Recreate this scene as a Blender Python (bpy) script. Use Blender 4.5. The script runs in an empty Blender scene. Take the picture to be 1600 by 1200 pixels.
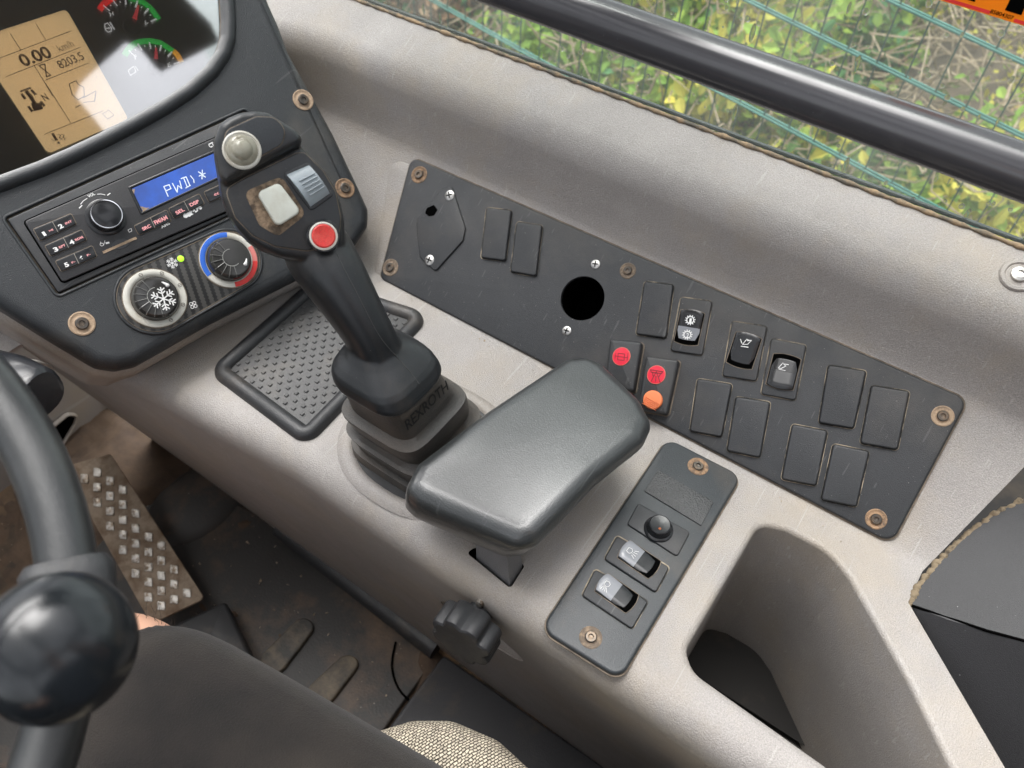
import bpy, bmesh, math, random
from mathutils import Vector, Matrix
R = math.radians
random.seed(7)
S = bpy.context.scene
COL = S.collection

# ------------------------------------------------------------------ camera
FWD = Vector((-2800, -1550, 1200)).normalized()
DWN = Vector((-.03, .64, .77)); DWN -= FWD*DWN.dot(FWD); DWN.normalize()
RGT = FWD.cross(DWN)
if RGT.x < 0: RGT = -RGT
CAM = Vector((0, 0, 1.05))
def ray(x, y):
    a = Vector((x-800, y-600, 1200))
    return Vector((a.dot(RGT), a.dot(FWD), -a.dot(DWN)))
def at(x, y, depth): return CAM + ray(x, y)*(depth/1200)
cd = bpy.data.cameras.new('camera'); cam = bpy.data.objects.new('camera', cd); COL.objects.link(cam)
cx = Vector((RGT.x, FWD.x, -DWN.x)); cy = -Vector((RGT.y, FWD.y, -DWN.y)); cz = -Vector((RGT.z, FWD.z, -DWN.z))
m = Matrix((cx, cy, cz)).transposed().to_4x4(); m.translation = CAM
cam.matrix_world = m
cd.sensor_width = 36; cd.lens = 27; cd.clip_start = .01; cd.clip_end = 200
cd.dof.use_dof = True; cd.dof.focus_distance = .66; cd.dof.aperture_fstop = 7.5
S.camera = cam

# ------------------------------------------------------------------ light
W = bpy.data.worlds.new('World'); S.world = W; W.use_nodes = True
nt = W.node_tree; bg = nt.nodes['Background']
sky = nt.nodes.new('ShaderNodeTexSky'); sky.sky_type = 'NISHITA'; sky.sun_disc = False
sky.sun_elevation = R(72); sky.sun_rotation = R(25); sky.dust_density = 5; sky.air_density = 1.0; sky.ozone_density = 1
hs = nt.nodes.new('ShaderNodeHueSaturation'); hs.inputs['Saturation'].default_value = .18    # overcast: nearly white sky
nt.links.new(sky.outputs[0], hs.inputs['Color'])
wtc = nt.nodes.new('ShaderNodeTexCoord'); cn = nt.nodes.new('ShaderNodeTexNoise'); cn.inputs['Scale'].default_value = 2.6; cn.inputs['Detail'].default_value = 6
cr_ = nt.nodes.new('ShaderNodeMapRange'); cr_.inputs[1].default_value = .38; cr_.inputs[2].default_value = .62; cr_.inputs[3].default_value = .62; cr_.inputs[4].default_value = 1.4
cm = nt.nodes.new('ShaderNodeMixRGB'); cm.blend_type = 'MULTIPLY'; cm.inputs[0].default_value = 1      # soft cloud cover
nt.links.new(wtc.outputs['Generated'], cn.inputs['Vector']); nt.links.new(cn.outputs[0], cr_.inputs[0]); nt.links.new(hs.outputs[0], cm.inputs[1]); nt.links.new(cr_.outputs[0], cm.inputs[2]); nt.links.new(cm.outputs[0], bg.inputs[0]); bg.inputs[1].default_value = .115
sd = bpy.data.lights.new('sun', 'SUN'); sd.energy = 1.15; sd.angle = R(45); sd.color = (1, .98, .955)
sun = bpy.data.objects.new('sun', sd); COL.objects.link(sun)
sdir = Vector((math.sin(R(25))*math.cos(R(72)), math.cos(R(25))*math.cos(R(72)), math.sin(R(72))))
sun.rotation_euler = sdir.to_track_quat('Z', 'Y').to_euler()
S.view_settings.view_transform = 'Standard'; S.view_settings.look = 'None'
S.view_settings.gamma = 1; S.view_settings.exposure = 1.78
S.view_settings.use_curve_mapping = False

# ------------------------------------------------------------------ materials
MATS = {}
def mat(name, base, rough=.5, metal=0, bump=None, dirt=None, spec=.5, spots=None, emit=None, rvar=0, coat=0):
    """bump=(scale, strength[, detail]); dirt=(colour, scale, low, high); spots=(colour, scale, size)"""
    if name in MATS: return MATS[name]
    mt = bpy.data.materials.new(name); mt.use_nodes = True; n = mt.node_tree.nodes; l = mt.node_tree.links
    b = n['Principled BSDF']; b.inputs['Roughness'].default_value = rough; b.inputs['Metallic'].default_value = metal
    b.inputs['Specular IOR Level'].default_value = spec
    b.inputs['Coat Weight'].default_value = coat; b.inputs['Coat Roughness'].default_value = .1
    tc = n.new('ShaderNodeTexCoord').outputs['Object']
    rgb = n.new('ShaderNodeRGB'); rgb.outputs[0].default_value = (*base, 1); cur = rgb.outputs[0]
    # gentle value drift so that nothing is perfectly flat
    nz = n.new('ShaderNodeTexNoise'); nz.inputs['Scale'].default_value = 22; nz.inputs['Detail'].default_value = 6
    l.new(tc, nz.inputs['Vector'])
    mr = n.new('ShaderNodeMapRange'); mr.inputs[1].default_value = .3; mr.inputs[2].default_value = .7
    mr.inputs[3].default_value = .95; mr.inputs[4].default_value = 1.05; l.new(nz.outputs[0], mr.inputs[0])
    mx = n.new('ShaderNodeMixRGB'); mx.blend_type = 'MULTIPLY'; mx.inputs[0].default_value = 1
    l.new(cur, mx.inputs[1]); l.new(mr.outputs[0], mx.inputs[2]); cur = mx.outputs[0]
    if bump and bump[0] > 600:      # fine colour speckle of moulded plastic
        fz = n.new('ShaderNodeTexNoise'); fz.inputs['Scale'].default_value = 1000; fz.inputs['Detail'].default_value = 1; l.new(tc, fz.inputs['Vector'])
        fm_ = n.new('ShaderNodeMapRange'); fm_.inputs[1].default_value = .3; fm_.inputs[2].default_value = .7; fm_.inputs[3].default_value = .86; fm_.inputs[4].default_value = 1.16; l.new(fz.outputs[0], fm_.inputs[0])
        fx = n.new('ShaderNodeMixRGB'); fx.blend_type = 'MULTIPLY'; fx.inputs[0].default_value = 1; l.new(cur, fx.inputs[1]); l.new(fm_.outputs[0], fx.inputs[2]); cur = fx.outputs[0]
    if dirt:
        d = n.new('ShaderNodeTexNoise'); d.inputs['Scale'].default_value = dirt[1]; d.inputs['Detail'].default_value = 9
        d.inputs['Roughness'].default_value = .68; l.new(tc, d.inputs['Vector'])
        r = n.new('ShaderNodeMapRange'); r.inputs[1].default_value = dirt[2]; r.inputs[2].default_value = dirt[3]
        l.new(d.outputs[0], r.inputs[0])
        x = n.new('ShaderNodeMixRGB'); l.new(r.outputs[0], x.inputs[0]); l.new(cur, x.inputs[1]); x.inputs[2].default_value = (*dirt[0], 1)
        cur = x.outputs[0]
    if spots:
        v = n.new('ShaderNodeTexVoronoi'); v.inputs['Scale'].default_value = spots[1]; l.new(tc, v.inputs['Vector'])
        sp = n.new('ShaderNodeSeparateColor'); l.new(v.outputs['Color'], sp.inputs[0])
        mm = n.new('ShaderNodeMath'); mm.operation = 'MULTIPLY'; l.new(sp.outputs[0], mm.inputs[0]); mm.inputs[1].default_value = spots[2]
        lt = n.new('ShaderNodeMath'); lt.operation = 'LESS_THAN'; l.new(v.outputs['Distance'], lt.inputs[0]); l.new(mm.outputs[0], lt.inputs[1])
        gt = n.new('ShaderNodeMath'); gt.operation = 'GREATER_THAN'; l.new(sp.outputs[1], gt.inputs[0]); gt.inputs[1].default_value = .55
        ml = n.new('ShaderNodeMath'); ml.operation = 'MULTIPLY'; l.new(lt.outputs[0], ml.inputs[0]); l.new(gt.outputs[0], ml.inputs[1])
        m2 = n.new('ShaderNodeMath'); m2.operation = 'MULTIPLY'; l.new(ml.outputs[0], m2.inputs[0]); m2.inputs[1].default_value = .7
        x = n.new('ShaderNodeMixRGB'); l.new(m2.outputs[0], x.inputs[0]); l.new(cur, x.inputs[1]); x.inputs[2].default_value = (*spots[0], 1)
        cur = x.outputs[0]
    l.new(cur, b.inputs['Base Color'])
    if rvar:
        q = n.new('ShaderNodeMapRange'); q.inputs[1].default_value = .3; q.inputs[2].default_value = .7
        q.inputs[3].default_value = max(0, rough-rvar); q.inputs[4].default_value = rough+rvar
        z2 = n.new('ShaderNodeTexNoise'); z2.inputs['Scale'].default_value = 35; z2.inputs['Detail'].default_value = 8; l.new(tc, z2.inputs['Vector'])
        l.new(z2.outputs[0], q.inputs[0]); l.new(q.outputs[0], b.inputs['Roughness'])
    if bump:
        z = n.new('ShaderNodeTexNoise'); z.inputs['Scale'].default_value = bump[0]; z.inputs['Detail'].default_value = 2
        l.new(tc, z.inputs['Vector'])
        bp = n.new('ShaderNodeBump'); bp.inputs['Strength'].default_value = bump[1]; bp.inputs['Distance'].default_value = .001
        l.new(z.outputs[0], bp.inputs['Height']); l.new(bp.outputs[0], b.inputs['Normal'])
    if emit:
        b.inputs['Emission Color'].default_value = (*emit[0], 1); b.inputs['Emission Strength'].default_value = emit[1]
    MATS[name] = mt; return mt
DUST = (.30, .22, .15)
def scratches(mt, col, amt=.45):
    n = mt.node_tree.nodes; l = mt.node_tree.links; b = n['Principled BSDF']; cur = b.inputs['Base Color'].links[0].from_socket
    tc = n.new('ShaderNodeTexCoord').outputs['Object']
    for i, (rot, sc) in enumerate((((.3, .9, .5), (5, 260, 60)), ((1.1, .2, 2.0), (6, 300, 70)), ((.2, 1.6, 1.1), (4, 220, 60)))):
        mp = n.new('ShaderNodeMapping'); mp.inputs['Rotation'].default_value = rot; mp.inputs['Scale'].default_value = sc; l.new(tc, mp.inputs[0])
        z = n.new('ShaderNodeTexNoise'); z.inputs['Scale'].default_value = 1; z.inputs['Detail'].default_value = 1; l.new(mp.outputs[0], z.inputs['Vector'])
        r = n.new('ShaderNodeMapRange'); r.inputs[1].default_value = .735; r.inputs[2].default_value = .76; r.inputs[4].default_value = amt; l.new(z.outputs[0], r.inputs[0])
        x = n.new('ShaderNodeMixRGB'); x.inputs[2].default_value = (*col, 1); l.new(r.outputs[0], x.inputs[0]); l.new(cur, x.inputs[1]); cur = x.outputs[0]
    l.new(cur, b.inputs['Base Color'])
beige = mat('grey_beige_plastic', (.300, .281, .266), .44, bump=(900, .6), dirt=((.36, .30, .22), 7, .46, .90), spots=((.5, .47, .42), 260, .10), spec=.45, rvar=.06)
blackp = mat('black_plastic', (.024, .026, .029), .44, bump=(1500, .35), dirt=((.085, .075, .065), 7, .5, .95), spots=((.35, .33, .3), 330, .10), rvar=.07)
dashp = mat('dash_plastic', (.024, .027, .030), .42, bump=(1300, .5), dirt=((.10, .09, .075), 9, .55, .95), spots=((.3, .28, .25), 300, .08))
blackg = mat('black_gloss', (.016, .017, .019), .22, spots=((.3, .28, .25), 400, .06), rvar=.06)
rubber = mat('black_rubber', (.026, .027, .029), .42, bump=(1100, .35), dirt=((.12, .10, .08), 14, .55, .9), rvar=.08)
gripm = mat('grip_rubber', (.014, .016, .018), .34, bump=(1600, .12), spots=((.3, .28, .25), 260, .06), rvar=.03, dirt=((.06, .052, .044), 16, .55, .9))
bellow = mat('bellows_rubber', (.052, .049, .045), .5, bump=(900, .4), dirt=((.11, .088, .068), 18, .42, .8))
vinyl = mat('armrest_vinyl', (.024, .027, .028), .34, bump=(900, .30), dirt=((.05, .055, .055), 10, .48, .9), spec=.8, rvar=.03, coat=.6)
vinyl.node_tree.nodes['Principled BSDF'].inputs['Coat Roughness'].default_value = .22
scratches(beige, (.42, .40, .38)); scratches(blackp, (.10, .10, .10)); scratches(dashp, (.09, .09, .09)); scratches(vinyl, (.08, .085, .085)) if 'armrest_vinyl' in MATS else None
tan = mat('dusty_rubber', (.36, .26, .175), .8, bump=(500, .6), dirt=((.07, .055, .045), 130, .5, .75))
seam = mat('dust_seam', (.04, .038, .034), .8, dirt=((.36, .30, .22), 38, .44, .62))
seam2 = mat('dust_line', (.20, .16, .12), .85, dirt=((.06, .05, .04), 90, .4, .7))
steel = mat('screw_steel', (.55, .54, .52), .35, 1, dirt=((.2, .17, .13), 300, .5, .8))
dsteel = mat('dark_bolt', (.10, .09, .08), .4, .8, dirt=((.2, .14, .09), 200, .45, .75))
void = mat('deep_black', (.002, .002, .002), 1, spec=0)
white = mat('white_print', (.75, .75, .74), .6)
pink = mat('pale_red_print', (.75, .32, .33), .6)
greyp = mat('grey_lens', (.23, .24, .26), .25, rvar=.05)
barm = mat('bar_paint', (.050, .050, .055), .20, spots=((.2, .2, .2), 220, .07), rvar=.05, dirt=((.08, .08, .08), 30, .6, .9))
wheelm = mat('wheel_polyurethane', (.019, .021, .022), .32, bump=(1400, .2), rvar=.04, spec=.7, dirt=((.05, .052, .05), 20, .5, .9))
ballm = mat('knob_plastic', (.009, .011, .013), .20, bump=(1500, .05), rvar=.05, spots=((.1, .1, .1), 300, .04))
lcdm = mat('lcd_amber', (.66, .43, .19), .5, emit=((.85, .60, .30), .36))
inkm = mat('lcd_ink', (.10, .055, .045), .6)
facem = mat('gauge_face', (.10, .098, .098), .5, bump=(2500, .2), spots=((.25, .25, .25), 500, .1))
dimink = mat('dim_print', (.10, .10, .10), .6)
redm = mat('red_button', (.62, .035, .03), .35, bump=(1500, .1), dirt=((.75, .16, .11), 40, .5, .8), rvar=.08)
redl = mat('red_lens', (.62, .015, .04), .3, emit=((.9, .02, .06), .05))
redp = mat('red_print', (.72, .035, .03), .4)
greenp = mat('green_print', (.06, .52, .10), .5)
yellowp = mat('yellow_print', (.85, .55, .05), .5)
orangep = mat('orange_tab', (.80, .22, .08), .5, dirt=((.5, .12, .04), 60, .5, .8))
cream = mat('cream_button', (.60, .62, .55), .42, dirt=((.42, .39, .31), 40, .55, .85))
greyb = mat('grey_roller', (.30, .345, .37), .38, dirt=((.22, .20, .17), 60, .55, .9), rvar=.06)
ringw = mat('ring_white', (.62, .61, .55), .4, dirt=((.40, .34, .24), 40, .5, .85))
clear = mat('knob_clear', (.30, .29, .23), .12, dirt=((.16, .13, .09), 60, .5, .8))
blued = mat('radio_blue', (.035, .075, .27), .35, emit=((.03, .10, .55), .04), dirt=((.03, .12, .55), 30, .4, .8))
blues = mat('blue_print', (.03, .14, .60), .4)
ledg = mat('led_green', (.4, .9, .05), .4, emit=((.5, 1, .02), .2))
mud = mat('mud', (.10, .066, .042), .9, bump=(120, 1.0), dirt=((.06, .04, .028), 20, .45, .65))
matfl = mat('floor_mat_rubber', (.045, .043, .041), .55, bump=(300, .4), dirt=((.15, .10, .065), 9, .50, .72), spots=((.3, .27, .22), 90, .10))
alu = mat('worn_metal', (.40, .38, .35), .42, .8, dirt=((.14, .10, .065), 110, .47, .60), bump=(250, .5))
pedm = mat('pedal_metal', (.25, .195, .14), .7, .15, dirt=((.13, .085, .05), 40, .42, .62), bump=(200, .5))
skin = mat('skin', (.62, .36, .25), .5, bump=(300, .2))
hair = mat('hair', (.03, .02, .015), .5)
plainblk = mat('rear_black', (.018, .018, .020), .55, bump=(1500, .3), spots=((.3, .3, .3), 160, .07))
sealm = mat('window_seal', (.11, .10, .08), .8, dirt=((.34, .24, .14), 70, .40, .62))
mintm = mat('fence_green', (.03, .17, .14), .5, dirt=((.06, .24, .20), 30, .4, .7))
mintd = mat('fence_dark_green', (.025, .09, .065), .6, dirt=((.04, .10, .06), 8, .4, .7))
stickm = mat('sticker_orange', (.95, .38, .01), .5)
_n = stickm.node_tree.nodes; _l = stickm.node_tree.links; _t = _n.new('ShaderNodeBsdfTranslucent'); _t.inputs[0].default_value = (1, .42, .02, 1)
_x = _n.new('ShaderNodeMixShader'); _x.inputs[0].default_value = .6; _l.new(_n['Principled BSDF'].outputs[0], _x.inputs[1]); _l.new(_t.outputs[0], _x.inputs[2]); _l.new(_x.outputs[0], _n['Material Output'].inputs['Surface'])
foam = mat('foam', (.20, .155, .10), .95, bump=(160, 1.4), dirt=((.03, .025, .02), 60, .5, .62))

def fabric():
    mt = bpy.data.materials.new('shorts_fabric'); mt.use_nodes = True; n = mt.node_tree.nodes; l = mt.node_tree.links
    b = n['Principled BSDF']; b.inputs['Roughness'].default_value = .85; b.inputs['Sheen Weight'].default_value = .10; b.inputs['Specular IOR Level'].default_value = .2
    tc = n.new('ShaderNodeTexCoord').outputs['Object']
    z = n.new('ShaderNodeTexNoise'); z.inputs['Scale'].default_value = 12; z.inputs['Detail'].default_value = 8; l.new(tc, z.inputs['Vector'])
    rp = n.new('ShaderNodeValToRGB'); rp.color_ramp.elements[0].color = (.013, .0115, .011, 1); rp.color_ramp.elements[1].color = (.036, .030, .025, 1)
    rp.color_ramp.elements[0].position = .35; rp.color_ramp.elements[1].position = .7
    l.new(z.outputs[0], rp.inputs[0])
    w = n.new('ShaderNodeTexVoronoi'); w.inputs['Scale'].default_value = 900; l.new(tc, w.inputs['Vector'])
    bp = n.new('ShaderNodeBump'); bp.inputs['Strength'].default_value = .5; bp.inputs['Distance'].default_value = .0008
    l.new(w.outputs['Distance'], bp.inputs['Height']); l.new(bp.outputs[0], b.inputs['Normal']); l.new(rp.outputs[0], b.inputs['Base Color'])
    return mt
shortm = fabric()
def seatfabric():
    mt = bpy.data.materials.new('seat_weave'); mt.use_nodes = True; n = mt.node_tree.nodes; l = mt.node_tree.links
    b = n['Principled BSDF']; b.inputs['Roughness'].default_value = .9; b.inputs['Specular IOR Level'].default_value = .15
    tc = n.new('ShaderNodeTexCoord').outputs['Object']
    nz = n.new('ShaderNodeTexNoise'); nz.inputs['Scale'].default_value = 150; l.new(tc, nz.inputs['Vector'])
    ad = n.new('ShaderNodeMixRGB'); ad.blend_type = 'LINEAR_LIGHT'; ad.inputs[0].default_value = .0014
    l.new(tc, ad.inputs[1]); l.new(nz.outputs['Color'], ad.inputs[2])
    mp = n.new('ShaderNodeMapping'); mp.inputs['Scale'].default_value = (1, 1, .4); mp.inputs['Rotation'].default_value = (0, 0, R(18)); l.new(ad.outputs[0], mp.inputs[0])
    br = n.new('ShaderNodeTexBrick'); br.inputs['Scale'].default_value = 150; br.inputs['Mortar Size'].default_value = .07
    br.inputs['Brick Width'].default_value = .55; br.inputs['Row Height'].default_value = .35; br.inputs['Mortar Smooth'].default_value = 1
    br.inputs['Color1'].default_value = (.72, .64, .50, 1); br.inputs['Color2'].default_value = (.50, .44, .35, 1); br.inputs['Mortar'].default_value = (.07, .06, .055, 1)
    l.new(mp.outputs[0], br.inputs['Vector']); l.new(br.outputs['Color'], b.inputs['Base Color'])
    bp = n.new('ShaderNodeBump'); bp.inputs['Strength'].default_value = 1; bp.inputs['Distance'].default_value = .0025; bp.invert = True
    l.new(br.outputs['Fac'], bp.inputs['Height']); l.new(bp.outputs[0], b.inputs['Normal'])
    return mt
seatm = seatfabric()
def carbonmat():
    mt = bpy.data.materials.new('carbon_weave'); mt.use_nodes = True; n = mt.node_tree.nodes; l = mt.node_tree.links
    b = n['Principled BSDF']; b.inputs['Roughness'].default_value = .35
    tc = n.new('ShaderNodeTexCoord').outputs['Object']
    mp = n.new('ShaderNodeMapping'); mp.inputs['Rotation'].default_value = (0, 0, R(30)); l.new(tc, mp.inputs[0])
    w = n.new('ShaderNodeTexWave'); w.inputs['Scale'].default_value = 42; w.inputs['Distortion'].default_value = 0; l.new(mp.outputs[0], w.inputs['Vector'])
    w2 = n.new('ShaderNodeTexWave'); w2.inputs['Scale'].default_value = 130; w2.bands_direction = 'Y'; l.new(mp.outputs[0], w2.inputs['Vector'])
    a = n.new('ShaderNodeMath'); a.operation = 'MULTIPLY_ADD'; a.inputs[1].default_value = .35; l.new(w2.outputs['Fac'], a.inputs[0]); l.new(w.outputs['Fac'], a.inputs[2])
    rp = n.new('ShaderNodeValToRGB'); rp.color_ramp.elements[0].position = .5; rp.color_ramp.elements[1].position = .75
    rp.color_ramp.elements[0].color = (.014, .014, .014, 1); rp.color_ramp.elements[1].color = (.06, .058, .054, 1)
    l.new(a.outputs[0], rp.inputs[0]); l.new(rp.outputs[0], b.inputs['Base Color'])
    return mt
carbon = carbonmat()
def glassmat(name, tint=(1, 1, 1), refl=1.0, rough=.0):
    mt = bpy.data.materials.new(name); mt.use_nodes = True; n = mt.node_tree.nodes; l = mt.node_tree.links
    n.remove(n['Principled BSDF']); out = n['Material Output']
    t = n.new('ShaderNodeBsdfTransparent'); t.inputs[0].default_value = (*tint, 1)
    g = n.new('ShaderNodeBsdfGlossy'); g.inputs['Roughness'].default_value = rough
    f = n.new('ShaderNodeFresnel'); f.inputs['IOR'].default_value = 1.5
    mm = n.new('ShaderNodeMath'); mm.operation = 'MULTIPLY'; mm.inputs[1].default_value = refl; mm.use_clamp = True
    x = n.new('ShaderNodeMixShader'); l.new(f.outputs[0], mm.inputs[0]); l.new(mm.outputs[0], x.inputs[0]); l.new(t.outputs[0], x.inputs[1]); l.new(g.outputs[0], x.inputs[2])
    l.new(x.outputs[0], out.inputs['Surface']); return mt
glassm = glassmat('window_glass', (.93, .97, .95), .3)
def wetfilm():
    n = glassm.node_tree.nodes; l = glassm.node_tree.links; out = n['Material Output']; old = out.inputs['Surface'].links[0].from_socket
    d = n.new('ShaderNodeBsdfTranslucent'); d.inputs[0].default_value = (.85, .86, .84, 1)
    tc = n.new('ShaderNodeTexCoord'); z = n.new('ShaderNodeTexNoise'); z.inputs['Scale'].default_value = 14; z.inputs['Detail'].default_value = 8; mp = n.new('ShaderNodeMapping'); mp.inputs['Scale'].default_value = (1, 1, .35)
    r = n.new('ShaderNodeMapRange'); r.inputs[1].default_value = .35; r.inputs[2].default_value = .7; r.inputs[3].default_value = .04; r.inputs[4].default_value = .12
    x = n.new('ShaderNodeMixShader'); l.new(tc.outputs['Object'], mp.inputs[0]); l.new(mp.outputs[0], z.inputs['Vector']); l.new(z.outputs[0], r.inputs[0]); l.new(r.outputs[0], x.inputs[0]); l.new(old, x.inputs[1]); l.new(d.outputs[0], x.inputs[2]); l.new(x.outputs[0], out.inputs['Surface'])
wetfilm()     # dried rain film on the pane
coverm = glassmat('cluster_glass', (.97, .97, .97), 11, .05)
def dropm_():
    mt = bpy.data.materials.new('water'); mt.use_nodes = True; b = mt.node_tree.nodes['Principled BSDF']
    b.inputs['Transmission Weight'].default_value = 1; b.inputs['Roughness'].default_value = 0; b.inputs['IOR'].default_value = 1.33
    return mt
dropm = dropm_()

# ------------------------------------------------------------------ builders
class Plane:
    def __init__(s, o, n, u):
        s.o = Vector(o); s.n = Vector(n).normalized(); u = Vector(u); s.u = (u - s.n*u.dot(s.n)).normalized(); s.v = s.n.cross(s.u)
    def hit(s, x, y, h=0):
        v = ray(x, y); o = s.o + s.n*h; return CAM + v*((o-CAM).dot(s.n)/v.dot(s.n))
    def uv(s, x, y, h=0):
        p = s.hit(x, y, h) - s.o; return (p.dot(s.u), p.dot(s.v))
    def w(s, u, v, h=0): return s.o + s.u*u + s.v*v + s.n*h
    def px(s, pts, h=0): return [s.uv(x, y, h) for x, y in pts]

def area2(p): return sum(p[i][0]*p[(i+1) % len(p)][1]-p[(i+1) % len(p)][0]*p[i][1] for i in range(len(p)))
def ccw(p): return list(p) if area2(p) > 0 else list(reversed(p))
def rnd(pts, r, seg=5):
    pts = ccw(pts); n = len(pts); out = []
    for i in range(n):
        p0, p1, p2 = Vector(pts[i-1]), Vector(pts[i]), Vector(pts[(i+1) % n])
        a = (p0-p1); b = (p2-p1); la, lb = a.length, b.length; a.normalize(); b.normalize()
        ang = a.angle(b); rr = r[i] if isinstance(r, (list, tuple)) else r
        if ang > R(176) or rr <= 0: out.append(tuple(p1)); continue
        t = min(rr/math.tan(ang/2), la*.48, lb*.48); rr = t*math.tan(ang/2)
        c = p1 + (a+b).normalized()*(rr/math.sin(ang/2))
        s = p1+a*t-c; e = p1+b*t-c
        a0 = math.atan2(s.y, s.x); a1 = math.atan2(e.y, e.x); d = (a1-a0+math.pi) % (2*math.pi)-math.pi
        for k in range(seg+1):
            q = a0+d*k/seg; out.append((c.x+rr*math.cos(q), c.y+rr*math.sin(q)))
    return out
def inset(pts, d):
    n = len(pts); out = []
    for i in range(n):
        p0, p1, p2 = Vector(pts[i-1]), Vector(pts[i]), Vector(pts[(i+1) % n])
        e1 = p1-p0; e2 = p2-p1
        if e1.length < 1e-9 or e2.length < 1e-9: out.append(tuple(p1)); continue
        e1.normalize(); e2.normalize()
        n1 = Vector((-e1.y, e1.x)); n2 = Vector((-e2.y, e2.x)); nn = n1+n2
        nn = nn/max(.4, nn.length_squared/2)
        out.append((p1.x+nn.x*d, p1.y+nn.y*d))
    return out
def circ(c, r, n=32, ry=None, rot=0):
    ry = ry or r
    return [(c[0]+r*math.cos(t)*math.cos(rot)-ry*math.sin(t)*math.sin(rot), c[1]+r*math.cos(t)*math.sin(rot)+ry*math.sin(t)*math.cos(rot)) for t in [2*math.pi*k/n for k in range(n)]]

class G:
    def __init__(s): s.v = []; s.f = []
    def add(s, vs, fs):
        b = len(s.v); s.v += [Vector(q) for q in vs]; s.f += [tuple(b+i for i in f) for f in fs]
    def rings(s, rs, cap0=True, cap1=True, closed=True):
        n = len(rs[0]); vs = [p for r in rs for p in r]; fs = []
        for k in range(len(rs)-1):
            for i in range(n if closed else n-1):
                j = (i+1) % n; fs.append((k*n+i, k*n+j, (k+1)*n+j, (k+1)*n+i))
        if cap0: fs.append(tuple(reversed(range(n))))
        if cap1: fs.append(tuple((len(rs)-1)*n+i for i in range(n)))
        s.add(vs, fs); return s
    def slab(s, P, pts, h0, h1, bev=.0006, seg=3, flare=0, dome=0):
        pts = ccw(pts); rs = []
        base = inset(pts, -flare) if flare else pts
        rs.append([P.w(u, v, h0) for u, v in base])
        for k in range(seg+1):
            a = math.pi/2*k/seg; q = inset(pts, bev*(1-math.cos(a))) if bev else pts
            rs.append([P.w(u, v, h1-bev+bev*math.sin(a)) for u, v in q])
            if not bev: break
        if dome:
            cu = sum(p[0] for p in pts)/len(pts); cv = sum(p[1] for p in pts)/len(pts); q = inset(pts, bev)
            for k in range(1, 5):
                t = k/5; rs.append([P.w(cu+(u-cu)*(1-t), cv+(v-cv)*(1-t), h1+dome*(1-(1-t)**2)) for u, v in q])
        return s.rings(rs)
    def ring(s, P, pts, w, h0, h1, rd=None):
        """raised frame following outline, width w inward, rounded"""
        pts = ccw(pts); rs = []; n = 8
        for k in range(n+1):
            a = math.pi*k/n; q = inset(pts, w/2*(1-math.cos(a))); rs.append([P.w(u, v, h0+(h1-h0)*math.sin(a)) for u, v in q])
        return s.rings(rs, False, False)
    def well(s, P, pts, h0, depth, taper=0, lip=.002):
        pts = ccw(pts); rs = []
        for k in range(5):
            a = math.pi/2*k/4; rs.append([P.w(u, v, h0-lip*(1-math.cos(a))) for u, v in inset(pts, lip*math.sin(a))])
        for k in range(1, 5):
            rs.append([P.w(u, v, h0-lip-(depth-lip)*k/4) for u, v in inset(pts, lip+taper*k/4)])
        n = len(rs[0]); vs = [p for r in rs for p in r]; fs = []
        for k in range(len(rs)-1):
            for i in range(n):
                j = (i+1) % n; fs.append((k*n+i, k*n+j, (k+1)*n+j, (k+1)*n+i))
        fs.append(tuple((len(rs)-1)*n+i for i in range(n)))
        s.add(vs, fs); return s
    def lathe(s, P, c, prof, n=40):
        rs = [[P.w(c[0]+r*math.cos(2*math.pi*k/n), c[1]+r*math.sin(2*math.pi*k/n), h) for k in range(n)] for r, h in prof]
        return s.rings(rs)
    def tube(s, pts, rad, n=16, closed=False, flat=None, up=None, pw=1):
        pts = [Vector(p) for p in pts]; m_ = len(pts); rs = []; prev = up and Vector(up)
        for i, p in enumerate(pts):
            if closed: t = pts[(i+1) % m_]-pts[i-1]
            else: t = pts[min(i+1, m_-1)]-pts[max(i-1, 0)]
            t.normalize()
            a = prev if prev is not None else (Vector((0, 0, 1)) if abs(t.z) < .9 else Vector((1, 0, 0)))
            a = (a - t*a.dot(t)).normalized(); prev = a; b = t.cross(a)
            r = rad[i] if isinstance(rad, (list, tuple)) else rad
            ra, rb = r if isinstance(r, tuple) else (r, r)
            def se(x): return math.copysign(abs(x)**pw, x)
            rs.append([p + a*ra*se(math.cos(2*math.pi*k/n)) + b*rb*se(math.sin(2*math.pi*k/n)) for k in range(n)])
        if closed: rs.append(rs[0]); return s.rings(rs, False, False)
        return s.rings(rs)
    def ball(s, c, r, n=20, sc=(1, 1, 1)):
        c = Vector(c); rs = []
        for k in range(1, n//2):
            a = math.pi*k/(n//2); rs.append([c+Vector((r*sc[0]*math.sin(a)*math.cos(2*math.pi*j/n), r*sc[1]*math.sin(a)*math.sin(2*math.pi*j/n), -r*sc[2]*math.cos(a))) for j in range(n)])
        return s.rings(rs)
    def stroke(s, P, pts, w, h=0, px=True):
        """flat printed line through picture points laid onto the plane"""
        q = P.px(pts, h) if px else pts
        for (a, b) in zip(q[:-1], q[1:]):
            a, b = Vector(a), Vector(b); d = b-a
            if d.length < 1e-7: continue
            d.normalize(); nn = Vector((-d.y, d.x))*w/2; a2 = a-d*w*.3; b2 = b+d*w*.3
            s.add([P.w(*(a2-nn), h), P.w(*(b2-nn), h), P.w(*(b2+nn), h), P.w(*(a2+nn), h)], [(0, 1, 2, 3)])
        return s
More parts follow.
